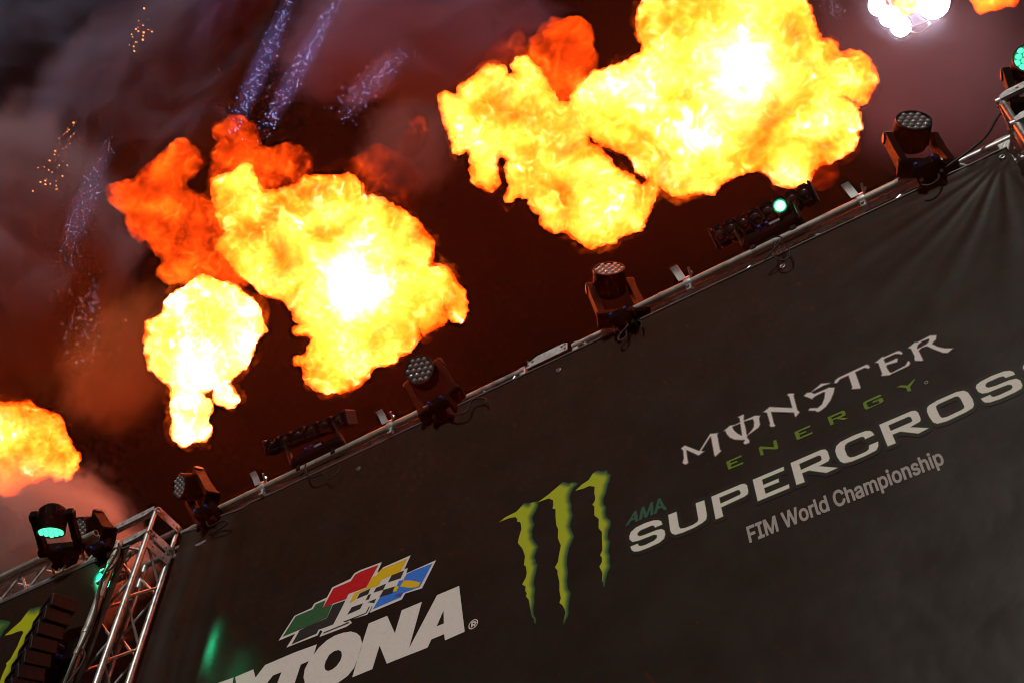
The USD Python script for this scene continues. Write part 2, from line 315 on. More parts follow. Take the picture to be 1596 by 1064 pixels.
claw1 = zp(*C7, [(40,180),(100,135),(190,90),(245,30),(262,15),(280,25),(365,5),(370,40),(345,95),(320,140),(325,180),(340,185),(330,220),(315,250),(322,280),(320,310),(345,350),(372,380),(350,430),(335,470),(350,495),(345,520),(365,525),(355,580),(340,640),(330,690),(345,740),(335,790),(338,840),(328,900),(332,950),(350,975),(348,1000),(352,1020),(335,1010),(332,980),(315,960),(300,880),(290,820),(265,790),(275,770),(260,745),(265,710),(235,695),(265,640),(275,600),(265,540),(250,535),(260,460),(240,400),(200,350),(210,300),(230,235),(225,190),(215,175),(192,175),(197,155),(180,135),(130,145),(75,165)])
claw2 = zp(*C8, [(35,225),(110,170),(180,110),(205,88),(240,98),(280,90),(305,100),(270,135),(250,180),(250,215),(262,240),(258,275),(270,310),(258,350),(250,385),(265,420),(278,450),(262,490),(245,530),(232,590),(230,640),(238,690),(230,740),(235,795),(255,825),(245,880),(240,930),(240,970),(220,1010),(212,1032),(205,1030),(210,990),(220,960),(215,935),(200,905),(180,890),(190,860),(180,810),(180,750),(168,700),(168,675),(150,655),(170,620),(180,560),(190,510),(170,460),(172,400),(160,375),(155,320),(155,270),(135,265),(140,240),(138,210),(110,198),(75,210)])
claw3 = zp(*C8, [(285,147),(330,105),(375,75),(400,35),(430,12),(470,20),(495,10),(500,30),(520,40),(515,75),(500,110),(490,160),(472,200),(472,235),(490,255),(485,290),(490,320),(520,345),(520,380),(505,410),(500,460),(515,485),(510,520),(503,550),(515,580),(512,620),(520,650),(500,690),(485,740),(482,785),(475,785),(470,755),(462,745),(465,690),(445,650),(462,620),(462,590),(450,575),(465,540),(462,460),(462,420),(440,395),(442,335),(412,310),(412,250),(398,240),(415,215),(418,190),(412,160),(415,120),(380,115),(340,132)])
def graded(t, pts, y, bend, off, width=9.0, name='claw_mark', lo=(.02, .075, .025), hi=(.34, .37, .006)):
    "a claw mark: yellow green, printed fading to dark green at its upper right rim"
    g = Polygon(pts).buffer(0)
    m = sheet(g, y, bend, off, edge=3.0); px = m.metadata['px']
    x, yv = np.array(g.exterior.coords)[:-1].T
    ring = g.exterior
    e = np.array([(ring.interpolate(s).x, ring.interpolate(s).y) for s in np.arange(0, ring.length, 1.0)])
    nrm = np.roll(e, -1, 0) - np.roll(e, 1, 0); nrm = np.c_[nrm[:, 1], -nrm[:, 0]]
    if not shapely.is_ccw(ring): nrm = -nrm
    rim = e[(nrm @ np.array([.93, -.38])) > .25 * np.linalg.norm(nrm, axis=1)]
    from scipy.spatial import cKDTree
    d = cKDTree(rim).query(px)[0]; k = np.clip((d - 1) / width, 0, 1)[:, None]; k = k * k * (3 - 2 * k)
    t.add(name, m, INK['tint'], smooth=True, color=np.array(lo) * (1 - k) + np.array(hi) * k)
for c in (claw1, claw2, claw3): graded(ban, c, YW, drape, .006)
# racing flags
FA, FB, FC, FD, FE = (380, 840, 3.99), (550, 860, 10.64), (460, 930, 7.98), (570, 900, 8.867), (330, 964, 10.64)
def flag(name, pts, z, mat, off): ban.add(name, sheet(Polygon(zp(*z, pts)).buffer(0), YW, drape, off), INK[mat])
flag('flag_border', [(218,632),(318,476),(425,428),(440,400),(520,362),(552,300),(665,247),(690,212),(725,193),(862,142),(832,208),(850,198),(868,176),(1040,100),(1000,187),(1022,180),(1012,213),(1198,130),(1110,305),(1005,338),(985,375),(787,458),(784,448),(770,470),(662,503),(675,520),(640,545),(473,608),(492,572),(477,566),(462,598),(268,674),(322,588)], FA, 'white', .006)
flag('flag_field', [(300,655),(350,567),(395,545),(520,490),(557,408),(636,380),(560,530),(500,553),(468,563),(455,588)], FA, 'black', .009)
flag('green_flag', [(243,608),(325,480),(432,435),(450,405),(512,380),(495,425),(555,405),(520,488),(395,545),(330,572)], FA, 'flaggreen', .011)
flag('red_flag', [(495,428),(560,308),(668,262),(695,222),(730,202),(840,160),(765,300),(655,340),(640,372),(560,400)], FA, 'red', .013)
flag('yellow_flag', [(660,397),(690,335),(765,305),(800,238),(830,222),(855,190),(872,182),(1018,122),(975,205),(915,228),(860,252),(838,290),(770,312),(715,340),(695,380)], FA, 'yellow', .009)
for c, z in (([(650,390),(785,335),(858,310),(800,435),(590,505)], FB), ([(395,595),(560,525),(510,625),(350,675)], FB), ([(120,690),(300,605),(262,700),(70,780)], FB),
             ([(515,630),(710,570),(660,690),(450,750)], FB), ([(262,715),(310,695),(275,785),(220,800)], FB), ([(250,835),(395,775),(360,850),(340,845)], FB), ([(710,130),(850,80),(815,150),(655,220)], FC), ([(600,310),(880,200),(890,207),(640,312),(690,322),(375,450),(355,455),(360,443),(660,318)], FC), ([(925,120),(935,122),(900,195),(880,205)], FC), ([(960,118),(968,120),(930,200),(920,205)], FC)):
    flag('chequer', c, z, 'black', .013)
flag('blue_flag', [(340,950),(455,750),(655,690),(735,560),(770,480),(845,460),(895,370),(1000,315),(1325,190),(1115,580),(840,680),(800,750)], FB, 'blue', .011)
flag('flag_stripe', [(850,470),(980,475),(1130,505),(1100,575),(990,600),(790,575)], FB, 'yellow', .014)
flag('flag_stripe', [(710,565),(775,570),(725,665),(670,655)], FB, 'yellow', .014)
flag('flag_shade', [(690,735),(770,690),(840,680),(800,745)], FB, 'violet', .014)
wd = dict(mat='white', off=.006)
letter(ban, [(605,970),(990,240),(1295,112),(1372,745),(1100,865),(1088,780),(912,852),(860,965),(600,1068),(560,1040)], [[(1080,450),(1085,630),(985,672)]], z=FD, **wd)
letter(ban, [(920,330),(1150,235),(1245,450),(1330,165),(1580,60),(1420,640),(1440,712),(1145,830),(1055,605),(965,898),(715,1000),(775,795),(840,575)], z=FC, **wd)
letter(ban, [(235,720),(300,630),(400,540),(500,480),(600,445),(700,430),(770,450),(815,490),(838,575),(830,650),(772,795),(740,880),(660,980),(545,1064),(440,1110),(300,1130),(190,1120),(130,1080),(110,1000),(125,900),(175,800)], [[(545,660),(580,680),(588,730),(570,790),(520,860),(470,900),(415,922),(380,905),(370,860),(385,800),(430,720),(490,675)]], z=FC, **wd)
letter(ban, [(735,975),(895,765),(1383,558),(1751,425),(1698,598),(1616,704),(1485,760),(1385,1064),(1350,1164),(1060,1164),(1095,1064),(1165,885),(1025,940),(800,1030)], z=FE, **wd)
letter(ban, [(395,965),(700,840),(735,975),(1025,940),(930,1064),(860,1164),(440,1164),(410,1064)], z=FE, **{**wd, 'off': .008})
letter(ban, [(145,1055),(365,970),(355,1064),(340,1164),(0,1164),(80,1080)], z=FE, **wd)
RR = [(1490 + 79 * math.cos(k) * .80 + 33 * math.sin(k) * .60, 641 - 79 * math.cos(k) * .66 + 50 * math.sin(k) * .95) for k in np.linspace(0, 2 * np.pi, 25)[:-1]]
letter(ban, RR, [[(1490 + (a - 1490) * .82, 641 + (b - 641) * .82) for a, b in RR]], z=FD, **wd)
RS = (700, 940, 17.74)
letter(ban, [(610,665),(622,525),(655,497),(735,490),(768,515),(745,570),(715,590),(738,620),(705,640),(680,600),(655,610),(650,650)], [[(655,575),(660,540),(700,525),(722,535),(705,565)]], z=RS, **wd)

# ---------------------------------------------------------------- the banner of the left wing
YL = YW - .36
b2l, b2r = at(-60, 968, YL), at(168, 866, YL)
def top2(x): return b2l[2] + (b2r[2] - b2l[2]) * (x - b2l[0]) / (b2r[0] - b2l[0])
def drape2(x, z): return .02 * (meshkit.fbm(np.stack([np.asarray(x) * 1.1, np.asarray(z) * .4, np.asarray(x) * 0 + 1.5], -1), 3, 31) - .5)
XE = at(196, 868, YL)[0]
ban2 = Thing('banner', 'black banner on the left wing with one green claw mark, behind the line array loudspeaker', 'banner', (XE - 2, YL, 0))
ban2.add('fabric', cloth(XE - 5.5, XE, .3, top2, YL, 90, 120, drape2), M['fabric'], smooth=True)
ban2.add('hem', wire([(x, YL - float(drape2(x, top2(x))) - .004, float(top2(x)) + .004) for x in np.linspace(XE - 5.5, XE, 30)], .009, 6, 2), 'x' and UsdShade.Material.Get(stage, '/World/Looks/hem_piping'), smooth=True)
C9 = (0, 900, 6.4875)
graded(ban2, zp(*C9, [(50,585),(130,510),(210,440),(270,360),(310,310),(350,310),(380,295),(430,290),(460,300),(475,340),(455,370),(450,440),(400,510),(365,560),(330,600),(300,660),(270,720),(235,790),(200,850),(165,900),(160,950),(130,1000),(110,1064),(40,1300),(-30,1450),(-20,1300),(-10,1160),(0,1064),(20,1000),(50,930),(70,890),(65,865),(110,820),(145,755),(175,700),(200,640),(220,590),(240,555),(225,535),(180,545),(120,570)]), YL, drape2, .006, width=13, hi=(.36, .38, .006))
graded(ban2, zp(*C9, [(-300,640),(-200,560),(-100,470),(0,425),(50,430),(100,440),(110,460),(80,500),(40,540),(0,620),(-60,760),(-140,900),(-220,1100),(-300,1300),(-330,1280),(-260,1020),(-190,820),(-140,700),(-200,670)]), YL, drape2, .006, width=22)

# ---------------------------------------------------------------- the long truss behind the top of the banner
YC = YW + .035
CA, CB = at(284, 831.0, YC), at(1580, 213.0, YC)
E0 = (CB - CA) / np.linalg.norm(CB - CA); UP = np.array([0, 0, 1.0]); BACK = np.array([0, 1.0, 0]); H = .29
def along(px, a=None, e=None):
    "the point of a line whose picture stands at the column px"
    a = CA if a is None else a; e = E0 if e is None else e
    t = np.linspace(-6, 14, 8001); P = a + t[:, None] * e; q = (P - EYE) @ ROT.T; x = FOC * q[:, 0] / q[:, 2] + 798
    return P[np.argmin(np.where(q[:, 2] > .1, np.abs(x - px), 1e9))]
def truss_run(t, a, b, vees, tops, r=.027, rb=.0135):
    e = (b - a) / np.linalg.norm(b - a)
    for dy in (0, H):
        for dz in (0, -H): t.add('chord', tube(a + dy * BACK + dz * UP, b + dy * BACK + dz * UP, r, 16), M['alu'])
    for p, q in vees:
        mid = (p + q) / 2 - H * UP
        for s in (p, q):
            k = .03 * (mid - s) / np.linalg.norm(mid - s)
            t.add('brace', tube(s + k, mid - k, rb, 10), M['alu'])
            t.add('brace', tube(s + k + H * BACK, mid - k + H * BACK, rb, 10), M['alu'])
    for p in tops:
        for s in (-1, 1):
            q = p + s * .27 * e + H * BACK
            t.add('brace', tube(p + .02 * BACK, q, rb, 10), M['alu']); t.add('brace', tube(p - H * UP + .02 * BACK, q - H * UP, rb, 10), M['alu'])
def end_frame(t, p, e, w=.05):
    "the welded plates that close a truss section at p"
    for dy in (-.004, H): t.add('end_plate', box(p + dy * BACK - H / 2 * UP, (w, .012, H + .07), (e, BACK, UP), .003), M['cast'])
    for dz in (.031, -H - .031): t.add('end_plate', box(p + H / 2 * BACK + dz * UP, (w, H + .03, .012), (e, BACK, UP), .003), M['cast'])
tr = Thing('lighting_truss', 'long silver box truss running above the big banner, left of the splice plate', 'truss', CA)
V = lambda *ps: [(along(a), along(b)) for a, b in ps]
truss_run(tr, CA, along(818), V((292, 352), (391, 510), (565, 680), (752, 806)), [along(x) for x in (318, 366, 448, 536, 626, 722)])
end_frame(tr, along(300), E0); end_frame(tr, along(815), E0)
tr2 = Thing('lighting_truss', 'long silver box truss running above the big banner, right of the splice plate', 'truss', along(893))
truss_run(tr2, along(893), CB, V((908, 966), (1030, 1183), (1255, 1418), (1490, 1570)), [along(x) for x in (990, 1105, 1219, 1337, 1462)])
end_frame(tr2, along(897), E0); end_frame(tr2, along(1563), E0, .09)
sp = Thing('splice_plate', 'galvanised plate with two holes bolted across the joint of the truss', 'plate', along(855))
s0, s1 = along(824), along(888); L = np.linalg.norm(s1 - s0)
hexp = Polygon([(0, -.055), (L, -.055), (L, .03), (L - .03, .045), (.10, .045), (.02, .005)]).difference(unary_union([shapely.Point(.06, .0).buffer(.012), shapely.Point(L - .05, .012).buffer(.012)]))
sp.add('plate', plate(hexp, s0 - .034 * BACK, E0, np.cross(BACK * -1, E0) * -1 if np.cross(BACK * -1, E0)[2] < 0 else np.cross(BACK * -1, E0), .008), M['cast'])
for k in (.02, L - .02):
    for dz in (.02, -.03):
        sp.add('bolt', lathe([(0, .012), (.011, .012), (.012, .009), (.012, 0)], s0 + k * E0 + dz * UP - .036 * BACK, -BACK, 8), M['bolt'])

# ---------------------------------------------------------------- towers
def corner_tower(t, x, yf, yr, zb, zt, zlow, wx, side):
    "four legs up to a corner block; side +1: its open tube ends face right"
    D = yr - yf; lx = (x, x - side * wx)
    for xx in lx:
        for yy in (yf, yr): t.add('leg', tube((xx, yy, zlow), (xx, yy, zb - .02), .029, 16), M['alu'])
    step, z, k = .33, zb - .06, 0
    while z > zlow + step:
        for xx in lx:
            a, b = ((xx, yf, z), (xx, yr, z - step)) if k % 2 == 0 else ((xx, yr, z), (xx, yf, z - step))
            a, b = np.array(a), np.array(b); d = (b - a) / np.linalg.norm(b - a) * .03
            t.add('brace', tube(a + d, b - d, .0125, 10), M['alu'])
        for yy in (yf, yr):
            a, b = ((lx[0], yy, z - .1), (lx[1], yy, z - .1 - step)) if k % 2 else ((lx[1], yy, z - .1), (lx[0], yy, z - .1 - step))
            a, b = np.array(a), np.array(b); d = (b - a) / np.linalg.norm(b - a) * .03
            t.add('brace', tube(a + d, b - d, .0125, 10), M['alu'])
        z -= step; k += 1
    e = np.array([side, 0, 0.]); xo, xi = x + side * .035, x - side * (wx + .22)
    for yy in (yf, yr):
        for zz in (zb, zt): t.add('block_tube', pipe_shell((xi, yy, zz), (xo, yy, zz), .027), M['alu'])
        t.add('block_post', tube((x, yy, zb - .04), (x, yy, zt + .02), .022, 12), M['alu'])
    pw = .062
    pl = Polygon([(.012, -pw / 2), (D - .012, -pw / 2), (D - .012, pw / 2), (.012, pw / 2)]).buffer(.01).difference(unary_union([shapely.Point(.075, .006).buffer(.011), shapely.Point(D - .075, -.006).buffer(.011)]))
    for zz, tilt in ((zt + .002, 0), (zb + .002, 0), (zb - .115, 0)):
        o = np.array([x + side * .018, yf, zz]); ey = UP if side > 0 else -UP
        t.add('side_plate', plate(pl, o, BACK, ey, .009), M['cast'])
    LX = wx + .20
    pf = Polygon([(0, -.035), (LX - .08, -.035), (LX, -.01), (LX, .035), (.05, .035), (0, .01)]).difference(unary_union([shapely.Point(.12, 0).buffer(.012), shapely.Point(LX - .12, 0).buffer(.012)]))
    for zz in (zt - .002, zb - .002):
        o = np.array([min(x, x - side * LX), yf - .03, zz])
        t.add('front_plate', plate(pf, o, np.array([1., 0, 0]), UP, .008), M['cast'])
    for yy in (yf - .02, yr + .02):
        for zz in (zb, zt): t.add('bolt', lathe([(0, .012), (.012, .012), (.013, .008), (.013, 0)], (x + side * .03, yy + (.06 if yy < (yf + yr) / 2 else -.06), zz), e, 8), M['bolt'])
R1, R2 = at(280, 825, YW - .005), at(265, 862, YW - .005)
tow = Thing('truss_tower', 'silver lattice tower with a bolted corner block, standing between the two banners', 'truss tower', (R2[0], YW - .15, 0))
corner_tower(tow, R2[0], YW - .29, YW - .005, R2[2], R1[2], 0.02, .285, 1)
Q = at(1560, 155, YW - .30)
tow2 = Thing('truss_tower', 'silver corner block of the truss tower at the right end of the big banner', 'truss tower', (Q[0], YW - .15, 0))
corner_tower(tow2, Q[0], YW - .29, YW - .005, Q[2] - .33, Q[2], 0.02, .285, -1)

# ---------------------------------------------------------------- left wing truss
ya = YL + .05
LA, LB = at(-70, 971.5, ya), at(158, 867.5, ya); EL = (LB - LA) / np.linalg.norm(LB - LA)
tl = Thing('lighting_truss', 'silver box truss of the left wing, smoke showing through its braces', 'truss', LB)
top = LA + H * UP; n = 5; nodes = [top + EL * np.linalg.norm(LB - LA) * k / n for k in range(n + 1)]
truss_run(tl, LA + H * UP - 2.0 * EL, LB + H * UP, [(nodes[k], nodes[k + 1]) for k in range(n)], [(nodes[k] + nodes[k + 1]) / 2 for k in range(n)], rb=.013)

# ---------------------------------------------------------------- mounting pipes in front of the trusses
YP = YC - .066
def mount(px0, px1, label, a=None, e=None, lift=0.0):
    p, q = along(px0, a, e), along(px1, a, e); p, q = p + (YP - YC) * BACK * (a is None) + lift * UP, q + (YP - YC) * BACK * (a is None) + lift * UP
    t = Thing('mounting_pipe', label, 'pipe', p, 'pipes that carry the stage lights')
    t.add('pipe', pipe_shell(p, q, .031, .005), M['pipe'], smooth=True)
    d = (q - p) / np.linalg.norm(q - p)
    for s in np.arange(.5, np.linalg.norm(q - p) - .2, .95): t.add('collar', pipe_shell(p + s * d, p + (s + .035) * d, .0335, .003), M['pipe'], smooth=True)
    return p, q
PA, PB = mount(322, 719, 'grey scaffold pipe in front of the truss, under the dark bar light'), mount(946, 1476, 'grey scaffold pipe in front of the truss, under the bar light with the green beam')
pl_a = top - .066 * BACK
PCm = mount(-60, 150, 'grey scaffold pipe on the left wing truss, under the green lit wash light', pl_a, EL)

# ---------------------------------------------------------------- empty pipe clamps: one built, the others copies of it
def clamp_parts(t, p):
    t.add('ring', pipe_shell(p - .027 * E0, p + .027 * E0, .040, .008, 24), M['cast'], smooth=True)
    ex = np.array([0, -.62, -.78]); ez = np.array([0, -.78, .62])
    pr = [p + ez * (.045 + .125 * k) + ex * (.016 - .04 * math.sin(k * 1.7)) - E0 * (.03 + .03 * k) for k in np.linspace(0, 1, 9)]
    v = []; 
    for q in pr:
        for sx in (-.030, .030):
            for sy in (-.006, .006): v.append(q + sx * E0 + sy * ex)
    v = np.array(v); f = []
    for i in range(8):
        a = i * 4
        for c in ((0, 1), (1, 3), (3, 2), (2, 0)):
            f += [[a + c[0], a + c[1], a + 4 + c[1]], [a + c[0], a + 4 + c[1], a + 4 + c[0]]]
    f += [[0, 2, 3], [0, 3, 1], [32, 33, 35], [32, 35, 34]]
    t.add('open_jaw', trimesh.Trimesh(v, f, process=False), M['cast'])
    t.add('hinge', tube(p + .047 * UP - .02 * BACK - .04 * E0, p + .047 * UP - .02 * BACK + .036 * E0, .012, 10), M['bolt'])
    t.add('wing_bolt', tube(p + .03 * UP + .036 * E0 - .03 * BACK, p + .07 * UP + .05 * E0 - .09 * BACK, .010, 8), M['bolt'])
    t.add('nut', lathe([(0, .02), (.015, .02), (.016, .016), (.016, 0), (0, 0)], p + .052 * UP + .042 * E0 - .04 * BACK, UP + .3 * E0, 6), M['bolt'])
    t.add('spigot', box(p - .065 * UP, (.042, .045, .07), (E0, BACK, UP), .006), M['cast'])
    t.add('bolt', lathe([(0, .016), (.013, .016), (.014, .012), (.014, 0)], p - .07 * UP - .022 * BACK, -BACK, 6), M['bolt'])
CL = [(418, 'between the leftmost dark wash light and the dark bar light'), (617, 'between the dark bar light and the camera facing wash light'), (1080, 'left of the bar light with the green beam'), (1349, 'right of the bar light with the green beam')]
first = None
for px, where in CL:
    p = along(px) + (YP - YC) * BACK
    if first is None:
        first = Thing('pipe_clamp', 'empty open pipe clamp ' + where, 'clamp', p, 'empty clamps on the pipes'); clamp_parts(first, p)
    else:
        path = '/World/' + numbered('/World', 'pipe_clamp'); x = UsdGeom.Xform.Define(stage, path)
        x.GetPrim().GetReferences().AddInternalReference(first.path); x.GetPrim().SetInstanceable(True)
        x.ClearXformOpOrder(); x.GetPrim().GetAttribute('xformOp:translate').Set(Gf.Vec3d(*map(float, p))) if x.GetPrim().GetAttribute('xformOp:translate') else x.AddTranslateOp().Set(Gf.Vec3d(*map(float, p)))
        x.SetXformOpOrder([UsdGeom.XformOp(x.GetPrim().GetAttribute('xformOp:translate'))])
        tag(x.GetPrim(), 'empty open pipe clamp ' + where, 'clamp', 'empty clamps on the pipes')

# ---------------------------------------------------------------- moving head wash lights
def wash_light(label, lens, ncam, base, Y, R=.135, lit=False, ybase=None):
    L = at(*lens, Y); n = ROT.T @ np.array(ncam, float); n /= np.linalg.norm(n); B = at(*base, Y if ybase is None else ybase)
    t = Thing('wash_light', label, 'stage light', B, 'moving head wash lights along the truss')
    pv = L - n * .145
    a = np.cross(n, B - pv); a /= np.linalg.norm(a)
    body = lathe([(R * .93, .012), (R, .006), (R, -.05), (R * 1.02, -.055), (R * 1.02, -.10), (R * 1.0, -.16), (R * .9, -.205), (R * .6, -.235), (0, -.24)], L, n, 36)
    head = t.add('head', body, M['black'], smooth=40)
    t.add('rim', lathe([(R * .90, .004), (R * .90, .016), (R * .99, .016), (R * 1.0, .004)], L, n, 36), M['rib'], under=head)
    t.add('lens_bed', lathe([(R * .92, .0), (0, .002)], L, n, 36), M['green_bed'] if lit else M['lens_bed'], under=head)
    X, Y_, _ = frame(n); s = R * .40
    pts = [(0, 0)] + [(s * math.cos(k * math.pi / 3), s * math.sin(k * math.pi / 3)) for k in range(6)] + [(s * (2 if k % 2 == 0 else 1.732) * math.cos(k * math.pi / 6), s * (2 if k % 2 == 0 else 1.732) * math.sin(k * math.pi / 6)) for k in range(12)]
    for u, w in pts:
        r = R * .175; prof = [(r * math.cos(q), r * .75 * math.sin(q)) for q in np.linspace(0, math.pi / 2, 6)]
        t.add('lens', lathe(prof, L + n * .002 + X * u * .98 + Y_ * w * .98, n, 14), M['green_lens'] if lit else M['lens'], under=head, smooth=True)
    for k in range(9):   # cooling ribs round the back of the head
        q = k * 2 * math.pi / 9; d = math.cos(q) * X + math.sin(q) * Y_
        t.add('cooling_rib', box(L + d * R * .93 - n * .15, (.012, .03, .07), (np.cross(n, d), d, n), .003), M['rib'], under=head)
    D = B - pv; ln = np.linalg.norm(D); D = D / ln; W = np.cross(D, a); W /= np.linalg.norm(W)
    yoke = None
    for sg in (-1, 1):
        o = pv + sg * a * (R * 1.02 + .028); prof = Polygon([(-.025, -.022), (0, -.028), (ln * .5, -.022), (ln - .06, -.035), (ln - .04, .035), (ln * .5, .024), (0, .028), (-.025, .022)]).buffer(.022)
        m = plate(prof, o - a * .026, D, W, .052) if True else None
        if np.dot(np.cross(D, W), a) < 0: m = plate(prof, o + a * .026, D, W, .052)
        arm = t.add('yoke_arm', m, M['black'])
        t.add('pivot_cap', lathe([(.045, 0), (.045, .008), (.038, .013), (0, .014)], o + sg * a * .026, sg * a, 20), M['rib'], under=arm)
    t.add('yoke_bridge', box(B - D * .05, (2 * R + .15, .13, .075), (a, W, D), .014), M['black'])
    bs = t.add('base', box(B + D * .035, (.20, .20, .12), (E0, np.cross(UP, E0), UP), .02), M['black'])
    for k in (-.06, .06):
        t.add('power_connector', lathe([(.012, 0), (.012, .03), (.009, .034), (0, .034)], B + D * .035 + k * E0 - .10 * BACK - .02 * UP, -BACK, 10), M['blue'], under=bs)
    for k in (-.07, .07): t.add('mounting_hook', box(B + D * .035 + k * E0 - .085 * UP, (.03, .07, .06), (E0, BACK, UP), .006), M['rib'])
    return t, L, n
w_green = wash_light('wash light lit bright green above the left wing pipe', (79.5, 827), (.10, .84, -.52), (98, 862), YL - .34, .124, True, YL - .02)
spot = UsdLux.SphereLight.Define(stage, w_green[0].path + '/green_lamp')
_src = w_green[1] + w_green[2] * .03; _aim = at(288, 1000, YW) - _src; _aim /= np.linalg.norm(_aim); _src = _src + _aim * .04
spot.CreateRadiusAttr(.03); spot.CreateColorAttr(Gf.Vec3f(.02, 1., .40)); spot.CreateIntensityAttr(GREEN); spot.CreateNormalizeAttr(True)
UsdLux.ShapingAPI.Apply(spot.GetPrim()).CreateShapingConeAngleAttr(10.0); UsdLux.ShapingAPI(spot.GetPrim()).CreateShapingConeSoftnessAttr(1.0)
_a, _bb, _ = frame(-_aim); _l = _src - w_green[0].o
spot.AddTransformOp().Set(Gf.Matrix4d(*_a, 0, *_bb, 0, *(-_aim), 0, *_l, 1))
wash_light('dark wash light facing left, right beside the green lit one', (125, 827), (-.62, -.12, -.78), (166, 858), YL - .02, .13, False)
wash_light('dark wash light facing left, orange on top, above the left end of the big banner', (281, 757), (-.74, -.14, -.66), (326, 801), YP - .02, .125)
wash_light('dark wash light whose round lens faces the camera, below the largest middle fireball', (654, 576), (-.22, -.34, -.90), (690, 634), YP - .02, .132)
wash_light('dark wash light tilted up, its lens a thin ellipse, right of the splice plate', (949, 421), (-.10, -.89, -.45), (974, 498), YP - .02, .132)
wash_light('largest dark wash light pointing up, near the right tower against red brown smoke', (1424, 190), (-.05, -.74, -.66), (1448, 266), YP - .02, .134)
wash_light('green glowing wash light cut off by the right edge of the picture', (1609, 92), (-.30, -.42, -.86), (1628, 168), YP - .15, .135, True)

# ---------------------------------------------------------------- bar lights
def bar_light(label, pa, pb, hgt, Y, cells, lit=None, basepx=None):
    A, B = at(*pa, Y), at(*pb, Y); ex = (B - A) / np.linalg.norm(B - A); L = np.linalg.norm(B - A)
    view = (EYE - (A + B) / 2); view /= np.linalg.norm(view); nf = view + UP * .25; nf -= ex * np.dot(nf, ex); nf /= np.linalg.norm(nf); ey = np.cross(nf, ex)
    t = Thing('bar_light', label, 'stage light', (A + B) / 2, 'multi lens bar lights on the truss')
    w = L / cells
    for k in range(cells):
        c = A + ex * w * (k + .5) - nf * .07
        cell = t.add('cell', box(c, (w * .97, hgt, .15), (ex, ey, nf), .022), M['black'])
        t.add('lens_ring', lathe([(hgt * .26, 0), (hgt * .26, .006), (hgt * .31, .008), (hgt * .33, 0)], c + nf * .075, nf, 24), M['green_bed'] if k == lit else M['rib'], under=cell)  # ring of the lit cell glows green to imitate the halo of the beam
        prof = [(hgt * .25 * math.cos(q), .022 * math.sin(q)) for q in np.linspace(0, math.pi / 2, 6)]
        t.add('lens', lathe(prof, c + nf * .074, nf, 20), M['laser'] if k == lit else M['lens_dark'], under=cell, smooth=True)
        t.add('trim', box(A + ex * w * (k + .5) - ey * hgt * .36 + nf * .005, (w * .8, .02, .018), (ex, ey, nf), .004), M['rib'], under=cell)
    for x in (0, L): t.add('end_cap', box(A + ex * (x + (.008 if x else -.008)) - nf * .07, (.022, hgt * 1.04, .158), (ex, ey, nf), .008), M['rib'])
    bc = at(*basepx, Y + .02)
    t.add('base', box(bc, (L * .56, .15, .11), (E0, np.cross(UP, E0), UP), .02), M['black'])
    for s in (-1, 1):
        p0 = bc + s * E0 * L * .29; p1 = (A + B) / 2 + s * ex * L * .31 - nf * .07; d = p1 - p0; dl = np.linalg.norm(d); d /= dl; n2 = np.cross(d, ex); n2 /= np.linalg.norm(n2)
        t.add('bracket', box((p0 + p1) / 2, (.022, .085, dl + .03), (np.cross(n2, d), n2, d), .006), M['rib'])
    for k in (-.06, .0, .11):
        q = bc + k * E0 - .08 * np.cross(UP, E0) * np.sign(np.cross(UP, E0)[1]) + .01 * UP
        t.add('power_connector', lathe([(.013, 0), (.013, .035), (.01, .04), (0, .04)], q, -BACK, 10), M['blue'] if k < .1 else M['rib'])
    t.add('rating_label', box(bc - .0765 * BACK + .035 * UP + .05 * E0, (.09, .004, .03), (E0, BACK, UP)), M['grey'])
    for s in (-1, 1): t.add('mounting_hook', box(bc + s * E0 * L * .2 - .075 * UP, (.045, .08, .06), (E0, BACK, UP), .006), M['rib'])
M['lens_dark'] = plain('dark_lens', (.012, .012, .013), .15, 0., .45)
bar_light('unlit black bar light in front of the dark smoke, left half of the truss', (414, 697), (538, 650), .135, YP - .02, 6, None, (497, 709))
bar_light('black bar light with one bright green beam, below the largest fireball', (1113, 371), (1264, 298), .165, YP - .02, 8, 5, (1205, 366))

# ---------------------------------------------------------------- pole with clamps, beside the tower
ypl = YW - .40
p0, p1 = at(186, 846, ypl), at(108, 1064, ypl); d = p1 - p0
pole = Thing('light_pole', 'upright grey pole with collars and cables beside the left tower, lit green and orange', 'pole', (p1[0], ypl, 0))
pb = p0.copy(); pb[2] = 0.02
pole.add('pipe', pipe_shell(pb, p0, .034, .005, 20), M['pipe'], smooth=True)
for px, py in ((155, 931), (131, 989), (175, 880), (120, 1022)):
    c = at(px, py, ypl); c[0], c[1] = p0[0], p0[1]
    pole.add('collar', pipe_shell(c, c + .05 * UP, .040, .006, 20), M['pipe'], smooth=True)
pole.add('cable', wire([p0 + [.04, -.03, -.05], p0 + [.09, -.05, -.2], p0 + [.02, -.05, -.42], p0 + [.06, -.03, -.8], p0 + [.04, -.04, -1.3], p0 + [.07, -.03, -2.0], p0 + [.05, -.03, -3.2]], .012), M['rubber'], smooth=True)
pole.add('cable', wire([p0 + [-.02, -.045, -.2], p0 + [.10, -.07, -.16], p0 + [.15, -.06, -.3], p0 + [.02, -.05, -.38]], .008), M['rubber'], smooth=True)
pole.add('cable', wire([p0 + [-.16, -.05, -1.62], p0 + [-.05, -.07, -1.66], p0 + [.06, -.05, -1.55], p0 + [.07, -.03, -1.2]], .009), M['rubber'], smooth=True)
cb = at(112, 1014, ypl - .02)
pole.add('junction_box', box(cb + [-.03, .02, .0], (.17, .10, .22), None, .012), M['black'])
